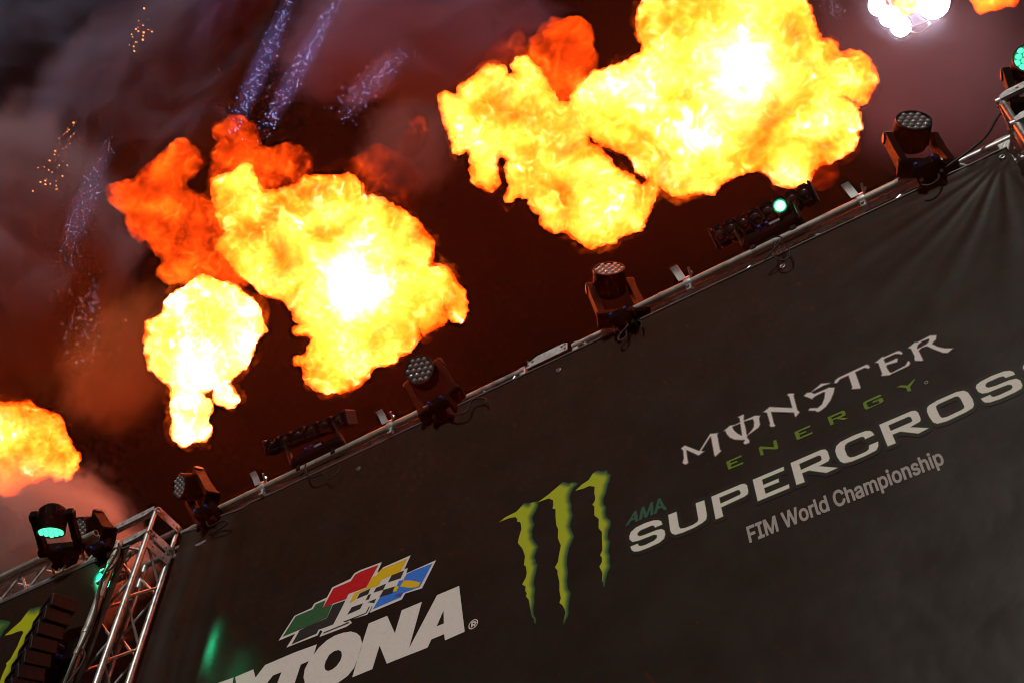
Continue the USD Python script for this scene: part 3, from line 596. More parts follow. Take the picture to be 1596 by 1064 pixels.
for k in (0, 1): pole.add('power_connector', lathe([(.02, 0), (.02, .07), (.016, .08), (0, .08)], cb + [-.06, -.03, .03 - .09 * k], (-.4, -1, .0), 12), M['blue'])
for s, (px, py) in zip((-1, 1), ((146, 900), (150, 912))):
    c = at(px, py, ypl); pole.add('clamp', box([p0[0] - .05, ypl - .01, c[2]], (.05, .06, .03), None, .006), M['cast'])

# ---------------------------------------------------------------- line array loudspeaker
M['cab'] = plain('cabinet_paint', (.0026, .0022, .0021), .6, 0., .1); M['frame_dark'] = plain('grille_frame_paint', (.014, .008, .007), .5, 0., .2)
la = Thing('line_array', 'hanging line array of dark loudspeaker cabinets in front of the left wing banner', 'loudspeaker', at(91, 955, YL - .15))
ctr = [(90, 953), (79, 974), (68, 996), (58, 1018), (48, 1040), (38, 1062), (28, 1084)]
ax_x = np.array([.93, -.37, 0.]); ax_x /= np.linalg.norm(ax_x)
for k, (px, py) in enumerate(ctr):
    c = at(px, py, YL - .22); tilt = -.10 - .03 * k; nf = np.array([ax_x[1] * math.cos(tilt), -ax_x[0] * math.cos(tilt), math.sin(tilt)]); uz = np.cross(ax_x, nf); uz = uz if uz[2] > 0 else -uz
    cab = la.add('cabinet', box(c, (.25, .20, .145), (ax_x, nf, uz), .022), M['cab'])
    fr = Polygon([(-.105, -.055), (.105, -.055), (.105, .055), (-.105, .055)]).buffer(.016).difference(Polygon([(-.09, -.042), (.09, -.042), (.09, .042), (-.09, .042)]).buffer(.01))
    ey = uz if np.dot(np.cross(ax_x, uz), nf) > 0 else uz
    m = trimesh.creation.extrude_polygon(fr, .012, engine='earcut'); m = trimesh.Trimesh(c + nf * .10 + m.vertices[:, :1] * ax_x + m.vertices[:, 1:2] * uz + m.vertices[:, 2:3] * nf, m.faces, process=False)
    if m.volume < 0: m.invert()
    la.add('grille_frame', m, M['frame_dark'], under=cab)
    for s in (-1, 1): la.add('cone', lathe([(.040, .004), (.035, -.004), (.018, -.02), (.0, -.012)], c + nf * .103 + s * .048 * ax_x, nf, 20), M['rubber'], under=cab, smooth=True)
    for s in (-1, 1): la.add('side_rail', box(c + s * .135 * ax_x, (.014, .21, .12), (ax_x, nf, uz), .005), M['rib'])

# ---------------------------------------------------------------- loose cables on the truss
def cable(label, pts, Y, r=.008):
    t = Thing('cable', label, 'cable', at(*pts[0], Y), 'cables of the stage lights')
    t.add('wire', wire([at(x, y, Y + dy) for (x, y), dy in zip(pts, np.linspace(0, .03, len(pts)))], r), M['rubber'], smooth=True)
cable('black cable drooping from the right wash light up to the right tower', [(1474, 262), (1510, 236), (1540, 208), (1557, 180), (1571, 168)], YP - .02, .011)
cable('cable looped under the middle wash light, rim lit orange', [(692, 625), (697, 640), (712, 645), (728, 640), (735, 624), (746, 620), (757, 628)], YP - .05)
cable('cable loop hanging under the tilted wash light', [(975, 500), (972, 515), (965, 524), (967, 531), (974, 527), (976, 512), (982, 505), (1000, 513)], YP - .05)
cable('cables looped below the bar light with the green beam', [(1195, 374), (1199, 396), (1192, 406), (1208, 398), (1212, 376), (1209, 402), (1218, 406), (1224, 380)], YP - .08, .006)
cable('cables looped below the unlit bar light', [(476, 722), (478, 737), (492, 742), (505, 738), (512, 746), (524, 738), (528, 726)], YP - .06, .007)
cable('cable tangle under the leftmost dark wash light of the big banner', [(322, 812), (332, 818), (345, 812), (355, 813), (348, 820), (328, 826)], YP - .06)
cable('short cable loop under the right wash light', [(1436, 288), (1448, 289), (1458, 284), (1462, 272)], YP - .07)

# ---------------------------------------------------------------- floodlights burning through the smoke at the top right
def flood(label, px, rpx, Y, aim=(0, 0, -1)):
    c = at(*px, Y); r = rpx / FOC * depth_at(*px, Y); n = EYE - c; n /= np.linalg.norm(n)
    t = Thing('floodlight', label, 'floodlight', c, 'white floodlights at the top right')
    hs = t.add('housing', lathe([(r * 1.02, .01), (r * 1.12, .0), (r * 1.12, -.06), (r * .8, -.22), (r * .35, -.3), (0, -.31)], c, n, 28), M['rib'], smooth=40)
    t.add('lens', lathe([(r, .004), (r * .7, .02), (r * .35, .028), (0, .03)], c, n, 28), M['flood'], under=hs, smooth=True)
    t.add('bracket', tube(c - n * .18, c - n * .2 + UP * (r * 1.1 + .9), .03, 8), M['rib'])
flood('white floodlight at the left end of the top right group', (1371, 8), 17, 8.6)
flood('white floodlight second from the left in the top right group', (1387, 26), 16, 8.5)
flood('white floodlight hanging lowest in the top right group', (1404, 42), 15, 8.4)
flood('largest white floodlight at the right end of the top right group', (1455, 5), 24, 8.4)
hook = Thing('curved_bracket', 'two thin curved metal bars between the floodlights', 'bracket', at(1432, 44, 8.4))
for pts in ([(1416, 42), (1424, 41), (1438, 38), (1447, 32)], [(1416, 46), (1424, 51), (1436, 51), (1445, 45), (1447, 36)]):
    hook.add('bar', wire([at(x, y, 8.4) for x, y in pts], .012), M['cast'], smooth=True)

# ---------------------------------------------------------------- fire
def surface_net(F, lo, h):
    "the zero surface of a sampled field (positive inside) as a mesh"
    I = F > 0; nx, ny, nz = F.shape
    idx = -np.ones((nx - 1, ny - 1, nz - 1), np.int64)
    cnt = np.zeros((nx - 1, ny - 1, nz - 1), np.int8); 
    for a in (0, 1):
        for b in (0, 1):
            for c in (0, 1): cnt += I[a:nx - 1 + a, b:ny - 1 + b, c:nz - 1 + c]
    act = (cnt > 0) & (cnt < 8); cells = np.argwhere(act); idx[act] = np.arange(len(cells))
    pos = np.zeros((len(cells), 3)); num = np.zeros(len(cells)); ci = cells.T
    off = [(a, b, c) for a in (0, 1) for b in (0, 1) for c in (0, 1)]
    for p in off:
        for ax in range(3):
            if p[ax]: continue
            q = list(p); q[ax] = 1
            fa, fb = F[ci[0] + p[0], ci[1] + p[1], ci[2] + p[2]], F[ci[0] + q[0], ci[1] + q[1], ci[2] + q[2]]
            k = (fa > 0) != (fb > 0); t = np.where(k, fa / np.where(k, fa - fb, 1), 0)
            pt = np.tile(np.array(p, float), (len(cells), 1)); pt[:, ax] += t
            pos[k] += pt[k]; num[k] += 1
    v = (cells + pos / num[:, None]) * h + lo; faces = []
    for ax in range(3):
        sl = [slice(None)] * 3; s0, s1 = list(sl), list(sl); s0[ax] = slice(0, -1); s1[ax] = slice(1, None)
        ch = I[tuple(s0)] != I[tuple(s1)]; e = np.argwhere(ch); ins = I[tuple(s0)][ch]
        u, w = (ax + 1) % 3, (ax + 2) % 3
        ok = (e[:, u] > 0) & (e[:, w] > 0) & (e[:, u] < F.shape[u] - 1) & (e[:, w] < F.shape[w] - 1); e, ins = e[ok], ins[ok]
        def cell(du, dw):
            q = e.copy(); q[:, u] -= du; q[:, w] -= dw; return idx[q[:, 0], q[:, 1], q[:, 2]]
        a, b, c, d = cell(1, 1), cell(0, 1), cell(0, 0), cell(1, 0)
        q = np.stack([a, b, c, d], 1); q[~ins] = q[~ins][:, ::-1]; faces += [q[:, [0, 1, 2]], q[:, [0, 2, 3]]]
    return v, np.vstack(faces)

def fire_mesh(polys, Y, seed, step=2.2, deep=.8, amp=(16, 9, 5, 3.2), freq=(1 / 60., 1 / 23., 1 / 10., 1 / 5.2), pad=26, cap=130):
    "a billowing body whose outline is the union of the polygons of the picture, at the distance Y; as thick as it is wide"
    from scipy.ndimage import distance_transform_edt
    g = unary_union([Polygon(p).buffer(0) for p in polys])
    x0, y0, x1, y1 = g.bounds; x0 -= pad; y0 -= pad; x1 += pad; y1 += pad
    X, Yp = np.arange(x0, x1, step), np.arange(y0, y1, step)
    PX, PY = np.meshgrid(X, Yp, indexing='ij'); ins = shapely.contains_xy(g, PX.ravel(), PY.ravel()).reshape(PX.shape)
    d = (distance_transform_edt(ins) - distance_transform_edt(~ins)) * step
    R = min(d.max(), cap); zmax = R * deep + pad * .8; Z = np.arange(-zmax, zmax + step, step)
    dd = np.minimum(d, R)[:, :, None]; w = Z[None, None, :] / deep
    F = R - np.sqrt((R - dd) ** 2 + w ** 2)
    band = np.abs(F) < sum(amp) * 1.1 + step * 2
    k = np.argwhere(band); P = np.stack([X[k[:, 0]], Yp[k[:, 1]], Z[k[:, 2]]], 1)
    wob = np.stack([meshkit.noise(P / 45. + 11.3, seed + 7), meshkit.noise(P / 45. + 31.7, seed + 8), meshkit.noise(P / 45. + 51.1, seed + 9)], 1) - .5
    n = 0
    for a, f, s in zip(amp, freq, (seed, seed + 1, seed + 2, seed + 3)):
        q = 1 - np.abs(2 * meshkit.noise((P + wob * 26) * f, s) - 1)                       # billow
        side = np.clip(np.abs(P[:, 2]) / (zmax * .6), 0, 1) if a > 10 else 1.0
        n = n + a * (q * 1.3 - .65) * (.45 + .55 * side)
    F[band] += n
    v, f = surface_net(F, np.array([X[0], Yp[0], Z[0]]), step)
    cx, cy = (x0 + x1) / 2, (y0 + y1) / 2; D = depth_at(cx, cy, Y); s = D / FOC
    q = np.stack([(v[:, 0] - 798) / FOC, (v[:, 1] - 532) / FOC, np.ones(len(v))], 1) * (D + v[:, 2:3] * s)
    m = trimesh.Trimesh(q @ ROT + EYE, f, process=False)
    if m.volume < 0: m.invert()
    return m, s

def fire_material(name, cores, hot=1.0, absorb=2.4, cool=0.0, scale=1.65, tint=None):
    "burning gas: absorbs as it glows; hottest round the cores (points and radii in metres)"
    ramp = tint or [(0, (0.041, 0.001, 0)), (0.14, (0.54, 0.014, 0.0004)), (0.24, (2.7, 0.12, 0.003)), (0.35, (7.425, 0.44, 0.014)), (0.47, (11.475, 0.95, 0.06)), (0.59, (14.85, 1.55, 0.18)), (0.73, (20.25, 3, 0.75)), (0.86, (29.7, 7.5, 2.8)), (1, (56.7, 26, 12))]
    nodes = {'g': ('geometry', {}), 'n1': ('noise_texture', {'scale': 1.0 * scale, 'detail': 2., 'roughness': .55, 'distortion': .5}),
             'n2': ('noise_texture', {'type': 'ridged_multifractal', 'scale': 3.3 * scale, 'detail': 4., 'roughness': .6, 'distortion': 1.4}),
             'm1': ('math', {'math_type': 'multiply_add', 'value2': 1.25, 'value3': -.625 + .46 - cool}), 'm2': ('math', {'math_type': 'multiply_add', 'value2': .72}), 'm3': ('math', {'math_type': 'add', 'value2': -.07}),
             'r': ('rgb_ramp', {'ramp': ramp}), 'x': ('vector_math', {'math_type': 'scale', 'scale': absorb * hot * FIRE}),
             'v': ('volume_coefficients', {'scatter_coeffs': (0, 0, 0), 'absorption_coeffs': (absorb,) * 3})}
    links = [('g.position', 'n1.vector'), ('g.position', 'n2.vector'), ('n1.fac', 'm1.value1'), ('n2.fac', 'm2.value1'), ('m1.value', 'm2.value3'), ('m2.value', 'm3.value1'), ('r.color', 'x.vector1'), ('x.vector', 'v.emission_coeffs')]
    last = 'm3.value'
    for i, (c, rad, gain) in enumerate(cores):
        nodes |= {'d%d' % i: ('vector_math', {'math_type': 'distance', 'vector2': tuple(map(float, c))}), 'k%d' % i: ('map_range', {'range_type': 'smoothstep', 'from_min': 0., 'from_max': float(rad), 'to_min': float(gain), 'to_max': 0., 'clamp': True}), 's%d' % i: ('math', {'math_type': 'add'})}
        links += [('g.position', 'd%d.vector1' % i), ('d%d.value' % i, 'k%d.value' % i), ('k%d.result' % i, 's%d.value1' % i), (last, 's%d.value2' % i)]; last = 's%d.value' % i
    links.append((last, 'r.fac'))
    return usdkit.material(stage, '/World/Looks/' + name, nodes, links, volume='v.volume')

RED = [(0, (0, 0, 0)), (.24, (.02, .001, .0002)), (.36, (.30, .012, .001)), (.5, (1.2, .07, .003)), (.64, (2.8, .19, .007)), (.8, (4.4, .40, .02)), (1, (6., .8, .06))]
FRINGE = [(0, (0, 0, 0)), (.42, (0, 0, 0)), (.52, (.25, .014, .0006)), (.64, (1.3, .12, .004)), (.8, (2.6, .35, .02)), (1, (3.4, .8, .08))]
Aq = lambda p: [(x / 3., y / 3.) for x, y in p]
Bq = lambda p: [(532 + x / 3., y / 3.) for x, y in p]
Cq = lambda p: [(1064 + x / 3., y / 3.) for x, y in p]
Dq = lambda p: [(x / 3., 355 + y / 3.) for x, y in p]
Eq = lambda p: [(532 + x / 3., 355 + y / 3.) for x, y in p]
Gq = lambda p: [(x / 3., 709 + y / 3.) for x, y in p]
YF = 6.1
def fireball(label, polys, Y, seed, cores, hot=1.0, cool=0.0, plumes=(), fringe=False, **kw):
    b = unary_union([Polygon(p).buffer(0) for p in polys]).bounds; c = at((b[0] + b[2]) / 2, (b[1] + b[3]) / 2, Y)
    t = Thing('fireball', label, 'fireball', c, 'fireballs shot up behind the truss')
    m, s = fire_mesh(polys, Y, seed, **kw)
    mat = fire_material('fire_%02d' % seed, [(at(x, y, Y), r * depth_at(x, y, Y) / FOC, gq) for x, y, r, gq in cores], hot, cool=cool)
    t.add('flame', m, mat, smooth=True)
    if fringe:
        m, s = fire_mesh([list(grow(unary_union([Polygon(p).buffer(0) for p in polys]).buffer(3).buffer(-3), 9).simplify(1).exterior.coords)] if unary_union([Polygon(p).buffer(0) for p in polys]).buffer(3).buffer(-3).geom_type == 'Polygon' else [list(grow(Polygon(p).buffer(0), 9).exterior.coords) for p in polys], Y, seed + 20, step=4., amp=(10, 9, 9), freq=(1 / 40., 1 / 20., 1 / 11.))
        t.add('flame_fringe', m, fire_material('fringe_%02d' % seed, [], 3.2, .3, .06, 1.5, FRINGE), smooth=True, label='thin red licks round the rim of the fireball')
    for k, (pp, dy, cl, ho, ab) in enumerate(plumes):
        m, s = fire_mesh([pp], Y + dy, seed + 40 + k, step=4., amp=(18, 14, 8), deep=.7)
        t.add('plume', m, fire_material('plume_%02d_%d' % (seed, k), [], ho, ab, cl, 1.2, RED), smooth=True, label='darker red smoky plume of the fireball')
    return t
# round one, hanging clear of the others
ball = Dq([(945,240),(1020,262),(1095,270),(1120,310),(1190,345),(1222,390),(1222,470),(1190,540),(1150,610),(1085,690),(1040,715),(985,750),(925,765),(870,755),(815,735),(760,690),(720,640),(690,580),(690,520),(705,500),(700,455),(735,430),(770,395),(775,355),(830,310),(880,300),(910,265)])
tailA = Dq([(815,735),(925,755),(965,810),(975,850),(940,872),(890,858),(880,880),(950,888),(972,940),(960,975),(900,985),(860,1005),(830,980),(818,940),(838,890),(828,840),(812,790)])
tailB = Dq([(1000,740),(1040,710),(1075,745),(1097,790),(1080,822),(1050,800),(1018,795)])
fireball('round yellow white fireball with two small tails, hanging clear of the others', [ball, tailA, tailB], YF, 1, [(320, 490, 105, .34), (270, 515, 55, .25), (385, 500, 60, .15)], amp=(9, 7, 5, 3.2), cool=-.17, fringe=True)
# the largest in the middle
big = Aq([(1005,850),(1060,830),(1110,815),(1150,790),(1168,830),(1190,870),(1230,905),(1290,910),(1340,895),(1390,880),(1440,845),(1520,850)]) + Bq([(0,840),(45,835),(75,880),(65,930),(100,940),(125,985),(150,935),(190,935),(240,970),(300,1020),(345,1064)]) + \
      Eq([(385,35),(415,70),(420,110),(405,180),(410,260),(385,330),(360,370),(345,420),(340,470),(345,500),(300,560),(250,570),(240,600),(205,630),(160,625),(125,650),(120,690),(60,720),(10,740)]) + \
      Dq([(1530,750),(1490,730),(1450,700),(1440,650),(1420,625),(1380,620),(1430,605),(1450,560),(1470,510),(1440,490),(1390,490),(1430,455),(1475,450),(1410,435),(1390,380),(1350,330),(1310,310),(1250,290),(1195,250),(1130,200),(1080,130),(1035,90),(1060,50),(1075,0)]) + Aq([(1070,1064),(1030,990),(1015,920)])
hook_ = Eq([(400,180),(440,185),(490,195),(520,250),(555,300),(550,340),(568,380),(545,430),(520,415),(510,375),(480,355),(460,370),(475,420),(470,440),(430,420),(435,450),(395,480),(380,455),(335,440),(345,400),(360,360),(390,310),(395,250)])
pl1 = Aq([(850,665),(880,700),(950,760),(905,800),(850,830),(860,880),(920,930),(1000,940),(1040,1000),(1090,1100)]) + Dq([(1130,180),(1200,235),(1150,268),(1000,252),(900,240),(790,240),(760,200),(800,140),(740,110),(680,60),(600,0)]) + Aq([(590,1000),(540,960),(520,880),(610,860),(640,850),(680,795)])
pl2 = Aq([(1000,730),(1020,660),(1015,600),(1080,565),(1150,570),(1190,580),(1210,630),(1180,700),(1240,700),(1330,690),(1400,700),(1445,760),(1440,830),(1390,890),(1290,930),(1230,925),(1165,850),(1110,835),(1005,860)])
pl3 = Bq([(60,740),(170,690),(300,760),(355,830),(340,900),(312,990),(230,975),(160,940),(60,850),(-60,850),(-90,790)])  # smoke lit by the fire, built as a plume with its own glow
fireball('largest fireball of the left half, yellow white with red plumes on its upper left', [big, hook_], YF, 2, [(540, 440, 120, .42), (580, 380, 70, .2), (520, 560, 70, .12), (610, 470, 60, .1)], cool=.0, fringe=True,
         plumes=[(pl1, .3, -.05, 1.25, .9), (pl2, .3, -.03, 1.3, 1.1), (pl3, .45, .12, .6, .8)])
# the slanting one
sl = Bq([(485,445),(530,480),(570,470),(560,420),(620,380),(700,325),(745,325),(760,370),(815,380),(840,340),(820,300),(860,290),(900,330),(940,370),(960,440),(1000,500),(1060,500),(1100,480),(1130,560),(1145,620),(1140,685),(1200,700),(1250,750),(1290,820),(1350,850),(1400,900),(1455,860),(1440,920),(1410,990),(1390,1050)]) + \
     Eq([(1300,30),(1270,70),(1200,65),(1120,70),(1075,30),(1060,0)]) + Bq([(1010,1060),(950,1040),(965,1000),(920,970),(890,910),(830,890),(780,930),(810,870),(790,810),(800,740),(740,700),(690,770),(720,860),(690,870),(640,840),(620,770),(610,700),(590,680),(540,710),(550,660),(510,590),(490,520)])
pl4 = Bq([(885,190),(930,125),(1000,110),(1100,95),(1150,130),(1165,220),(1180,330),(1150,380),(1100,480),(1060,510),(1000,510),(960,450),(940,380),(900,340),(885,290)])
pl5 = Bq([(640,320),(720,220),(800,150),(900,150),(900,330),(760,380),(600,420),(520,440)])  # smoke lit by the flames; its glow is put in as emission
pl6 = Bq([(330,530),(370,540),(400,600),(380,680),(330,740),(300,720),(305,650),(350,600)])
fireball('slanting yellow fireball with an orange plume at its top, left of the largest one', [sl], YF, 3, [(860, 290, 60, .12), (900, 250, 60, .12), (820, 175, 50, .1)], cool=.01, fringe=True,
         plumes=[(pl4, .25, -.07, 1.4, 1.0), (pl5, .5, .16, .5, .7), (pl6, .6, .14, .6, 1.)])
# the largest of all
hu = Bq([(1440,-40),(1410,40),(1405,110),(1430,210),(1420,260),(1350,300),(1290,320),(1210,345),(1180,340),(1120,400),(1100,450),(1120,520),(1150,590),(1200,640),(1270,690),(1350,720),(1400,780),(1480,840),(1560,905)]) + \
     Cq([(0,905),(50,890),(140,880),(160,855),(240,800),(300,780),(370,770),(410,795),(440,840),(480,860),(560,845),(590,800),(620,765),(700,730),(760,700),(790,660),(795,610),(815,600),(800,540),(790,500),(740,460),(700,455),(760,440),(800,455),(845,460),(885,380),(885,350),(860,300),(820,265),(740,270),(710,290),(690,280),(705,220),(660,200),(630,190),(625,140),(605,90),(590,30),(570,0),(540,-60),(440,-130),(200,-170),(-20,-130)])
wisp = Cq([(590,785),(640,760),(700,740),(722,800),(700,830),(660,855),(600,862)])
fireball('huge white yellow fireball reaching the top edge of the picture', [hu], YF - .25, 4, [(1140, 110, 130, .46), (1110, 215, 80, .25), (1240, 120, 60, .12), (1150, 15, 80, .2), (1230, 60, 50, -.12), (1095, 20, 45, -.08), (1222, 178, 42, -.42), (940, 160, 55, -.1), (1085, 260, 40, -.1)], cool=-.01, fringe=True,
         plumes=[(wisp, .15, .02, 1.0, 1.5)])
# cut off by the left edge
lf = Dq([(0,830),(130,828),(150,850),(210,880),(260,895),(280,930),(290,970),(280,1000),(310,1000),(330,1030),(365,1064)]) + Gq([(355,50),(320,100),(270,105),(230,90),(160,110),(90,130),(60,170),(0,160),(-180,180),(-300,60)]) + Dq([(-320,1000),(-200,880)])
fireball('yellow fireball cut off by the left edge, above a puff of pink smoke', [lf], YF, 5, [(25, 650, 75, .36), (40, 720, 60, -.12)], cool=.03, amp=(12, 8, 5, 3), fringe=True)
# fragments at the top edge
fr = Cq([(1320,-20),(1380,45),(1420,48),(1470,45),(1550,15),(1570,-30),(1600,-140),(1460,-220),(1320,-120)])
fireball('orange fireball fragment at the top edge, far right', [fr], YF, 6, [(1540, -10, 40, .1)], cool=.05, amp=(8, 6, 3))
ob = [(1380,-40),(1384,2),(1392,14),(1400,22),(1416,24),(1432,16),(1440,4),(1444,-30),(1430,-60),(1395,-62)]
fireball('small orange fireball between the floodlights', [ob], YF, 7, [], cool=.10, amp=(6, 4, 3), step=2.)

# ---------------------------------------------------------------- smoke
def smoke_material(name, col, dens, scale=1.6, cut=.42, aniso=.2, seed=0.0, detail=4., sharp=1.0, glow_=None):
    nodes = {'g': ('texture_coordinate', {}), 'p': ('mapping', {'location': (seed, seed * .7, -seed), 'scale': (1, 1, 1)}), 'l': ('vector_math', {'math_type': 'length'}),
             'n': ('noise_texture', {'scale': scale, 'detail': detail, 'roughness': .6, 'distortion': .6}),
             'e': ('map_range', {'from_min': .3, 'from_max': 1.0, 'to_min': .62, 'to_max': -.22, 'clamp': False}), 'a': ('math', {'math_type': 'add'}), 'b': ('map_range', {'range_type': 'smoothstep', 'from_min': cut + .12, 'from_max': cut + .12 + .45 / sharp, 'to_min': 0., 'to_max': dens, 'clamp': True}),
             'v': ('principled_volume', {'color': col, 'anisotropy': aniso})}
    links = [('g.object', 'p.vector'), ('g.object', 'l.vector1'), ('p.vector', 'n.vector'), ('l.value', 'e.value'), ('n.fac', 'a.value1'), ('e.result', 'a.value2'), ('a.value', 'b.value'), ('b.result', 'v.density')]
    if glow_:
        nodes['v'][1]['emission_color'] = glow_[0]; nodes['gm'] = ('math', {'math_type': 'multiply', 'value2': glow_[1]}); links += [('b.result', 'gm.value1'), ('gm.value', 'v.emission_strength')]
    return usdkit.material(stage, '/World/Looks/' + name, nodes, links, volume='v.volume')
BALL = trimesh.creation.icosphere(3, 1.0)
def ellipsoid(path, px, rad, ang, Y, mat, deep=None):
    "a volume of smoke: an ellipsoid centred at a point of the picture, its first radius turned by ang degrees"
    s = depth_at(*px, Y) / FOC; c = at(*px, Y); a = math.radians(ang)
    ex = ROT.T @ np.array([math.cos(a), -math.sin(a), 0]); ey = ROT.T @ np.array([math.sin(a), math.cos(a), 0]); ez = np.cross(ex, ey)
    r1, r2 = rad[0] * s, rad[1] * s; r3 = (deep * s if deep else min(r1, r2))
    g = usdkit.mesh(stage, path, BALL, mat, smooth=True)
    g.AddTransformOp().Set(Gf.Matrix4d(*(ex * r1), 0, *(ey * r2), 0, *(ez * r3), 0, *c, 1))
    return g
SM = 0
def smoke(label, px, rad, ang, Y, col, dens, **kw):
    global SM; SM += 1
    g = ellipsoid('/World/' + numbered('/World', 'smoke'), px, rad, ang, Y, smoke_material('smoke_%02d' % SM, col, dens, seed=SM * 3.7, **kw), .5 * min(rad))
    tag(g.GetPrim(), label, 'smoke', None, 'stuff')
smoke('thick grey smoke tinted for violet stage light, filling the upper left corner', (40, 110), (500, 350), 20, 7.6, (.64, .66, 1.), 6.5, scale=2.4, aniso=-.35, cut=.20, sharp=.6)  # violet in the smoke colour stands in for purple stage light
smoke('plume of smoke tinted for violet stage light, curling down from the top edge', (330, 40), (210, 74), 50, 6.8, (.66, .46, 1.), 11.0, scale=1.8, cut=.36, aniso=-.35, sharp=.9)  # purple light put into the colour of the plume
smoke('grey smoke tinted for violet light, drifting left of the violet plume', (215, 160), (250, 160), 40, 7.2, (.66, .66, 1.), 7.0, scale=2.6, aniso=-.35, cut=.26, sharp=.7)  # colour carries the violet light as well
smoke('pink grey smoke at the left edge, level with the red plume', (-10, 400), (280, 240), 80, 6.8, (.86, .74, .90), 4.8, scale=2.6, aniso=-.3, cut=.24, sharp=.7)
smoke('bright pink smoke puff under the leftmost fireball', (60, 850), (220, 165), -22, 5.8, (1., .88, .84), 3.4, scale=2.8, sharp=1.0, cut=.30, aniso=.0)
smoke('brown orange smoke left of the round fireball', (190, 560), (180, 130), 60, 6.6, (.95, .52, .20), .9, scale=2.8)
smoke('dim smoke tinted for violet light at the top, left of the slanting fireball', (640, 55), (280, 150), 12, 7.3, (.62, .54, .92), 3.4, scale=2.6, aniso=-.3, sharp=.7, cut=.34)  # violet light tinted into the smoke colour here too
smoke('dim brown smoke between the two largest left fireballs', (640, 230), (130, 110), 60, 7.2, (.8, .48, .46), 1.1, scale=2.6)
smoke('small bright puff of smoke added as glare round the floodlights', (1415, 18), (105, 75), -20, 8.3, (.86, .78, 1.), .35, scale=1.6, cut=.22, sharp=.6, aniso=.3)  # added puff that gives the lamps a soft glare
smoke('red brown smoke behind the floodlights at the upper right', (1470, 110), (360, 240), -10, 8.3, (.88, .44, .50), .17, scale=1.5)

# ---------------------------------------------------------------- sparks
OCT = (np.array([[1, 0, 0], [-1, 0, 0], [0, 1, 0], [0, -1, 0], [0, 0, 1], [0, 0, -1]], float), np.array([[0, 2, 4], [2, 1, 4], [1, 3, 4], [3, 0, 4], [2, 0, 5], [1, 2, 5], [3, 1, 5], [0, 3, 5]]))
def spark_mesh(P, r):
    v = (P[:, None, :] + r[:, None, None] * OCT[0][None]).reshape(-1, 3); f = (np.arange(len(P))[:, None, None] * 6 + OCT[1][None]).reshape(-1, 3)
    return trimesh.Trimesh(v, f, process=False)
rng = np.random.default_rng(5)
SPK = dict(blue=glow('spark_blue', (.42, .42, 1.), 1.3), pale=glow('spark_pale', (.75, .66, .95), 1.0), ember=glow('spark_ember', (1., .30, .08), 1.9), gold=glow('spark_gold', (1., .28, .03), .7))
def sparks(name, label, a, b, width, Y, n, mat, size=(.4, 1.1), glow_smoke=None):
    a, b = np.array(a, float), np.array(b, float); t = rng.beta(1.3, 1.2, n); off = rng.normal(0, 1, (n, 2)) * width * (.35 + .65 * t[:, None])
    p = a + t[:, None] * (b - a) + off; dy = rng.normal(0, .25, n)
    P = np.array([at(x, y, Y + d) for (x, y), d in zip(p, dy)]); r = rng.uniform(size[0] ** .5, size[1] ** .5, n) ** 2 * 1.5 * depth_at(*((a + b) / 2), Y) / FOC
    th = Thing(name, label, 'sparks', at(*((a + b) / 2), Y), None, 'stuff')
    th.add('spark', spark_mesh(P, r), mat, smooth=False)
    if glow_smoke:
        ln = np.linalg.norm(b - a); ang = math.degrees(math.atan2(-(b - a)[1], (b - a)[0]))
        ellipsoid(th.path + '_x' if False else '/World/' + numbered('/World', 'smoke'), tuple((a + b) / 2), (ln * .66, width * 2.6), ang, Y, glow_smoke)
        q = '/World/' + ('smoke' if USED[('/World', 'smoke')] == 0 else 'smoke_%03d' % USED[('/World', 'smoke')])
        tag(stage.GetPrimAtPath(q), 'self-lit smoke along the ' + label, 'smoke', None, 'stuff')
D1 = smoke_material('glow_smoke_blue', (.5, .5, .9), 1.0, 3.2, .44, .0, 5.5, 2., 1.0, ((.20, .20, .95), .16))  # smoke glows by itself to stand for the light of the sparks
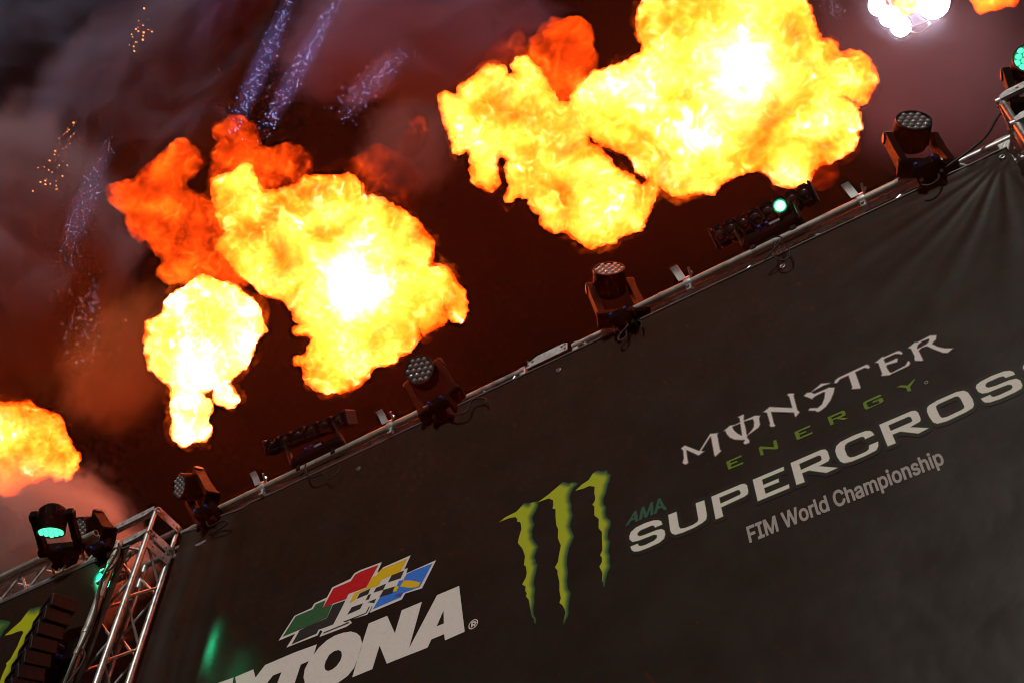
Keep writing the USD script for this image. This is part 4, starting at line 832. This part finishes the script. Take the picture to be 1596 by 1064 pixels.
D2 = smoke_material('glow_smoke_violet', (.5, .48, .7), 1.0, 3.2, .46, .0, 9.5, 2., 1.0, ((.26, .20, .65), .10))  # violet self-glow, spark light put into the smoke
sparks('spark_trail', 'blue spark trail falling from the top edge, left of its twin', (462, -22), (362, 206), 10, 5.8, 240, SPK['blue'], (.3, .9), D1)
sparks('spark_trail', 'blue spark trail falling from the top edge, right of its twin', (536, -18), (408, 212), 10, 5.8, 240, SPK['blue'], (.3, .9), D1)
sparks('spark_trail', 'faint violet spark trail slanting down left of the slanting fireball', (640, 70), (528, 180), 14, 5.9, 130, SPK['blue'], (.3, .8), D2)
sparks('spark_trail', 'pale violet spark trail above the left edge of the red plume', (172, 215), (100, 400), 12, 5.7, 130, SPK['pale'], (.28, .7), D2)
sparks('spark_trail', 'pale spark trail low in the dark gap at the left', (150, 430), (120, 560), 16, 5.7, 90, SPK['pale'], (.25, .6))
sparks('spark_trail', 'few violet sparks left of the floodlights', (1310, 22), (1290, 4), 12, 5.5, 60, SPK['pale'], (.2, .5))
sparks('ember_cluster', 'orange embers glowing in the smoke near the top left', (232, 14), (205, 78), 11, 5.6, 22, SPK['ember'], (.5, 1.5))
sparks('ember_cluster', 'orange embers strung down the smoke at the left', (118, 190), (70, 285), 13, 5.6, 48, SPK['ember'], (.4, 1.3))
sparks('ember_cluster', 'scattered tiny embers left of the round fireball', (70, 400), (150, 540), 26, 5.6, 30, SPK['ember'], (.3, .7))
sparks('ember_cluster', 'dull golden embers in the brown smoke above the leftmost fireball', (70, 610), (215, 540), 34, 5.4, 90, SPK['gold'], (.25, .6))

# ---------------------------------------------------------------- haze: the thin smoky air of the whole place
lo_, hi_ = np.array([-75., -30., -1.2]), np.array([30., 60., 60.])
hz = usdkit.material(stage, '/World/Looks/smoky_air', {'v': ('principled_volume', {'density': HAZE, 'color': (.95, .45, .24), 'anisotropy': .72})}, [], volume='v.volume')
single('haze', trimesh.creation.box(extents=hi_ - lo_, transform=trimesh.transformations.translation_matrix((lo_ + hi_) / 2)), hz, kind='stuff', smooth=False)
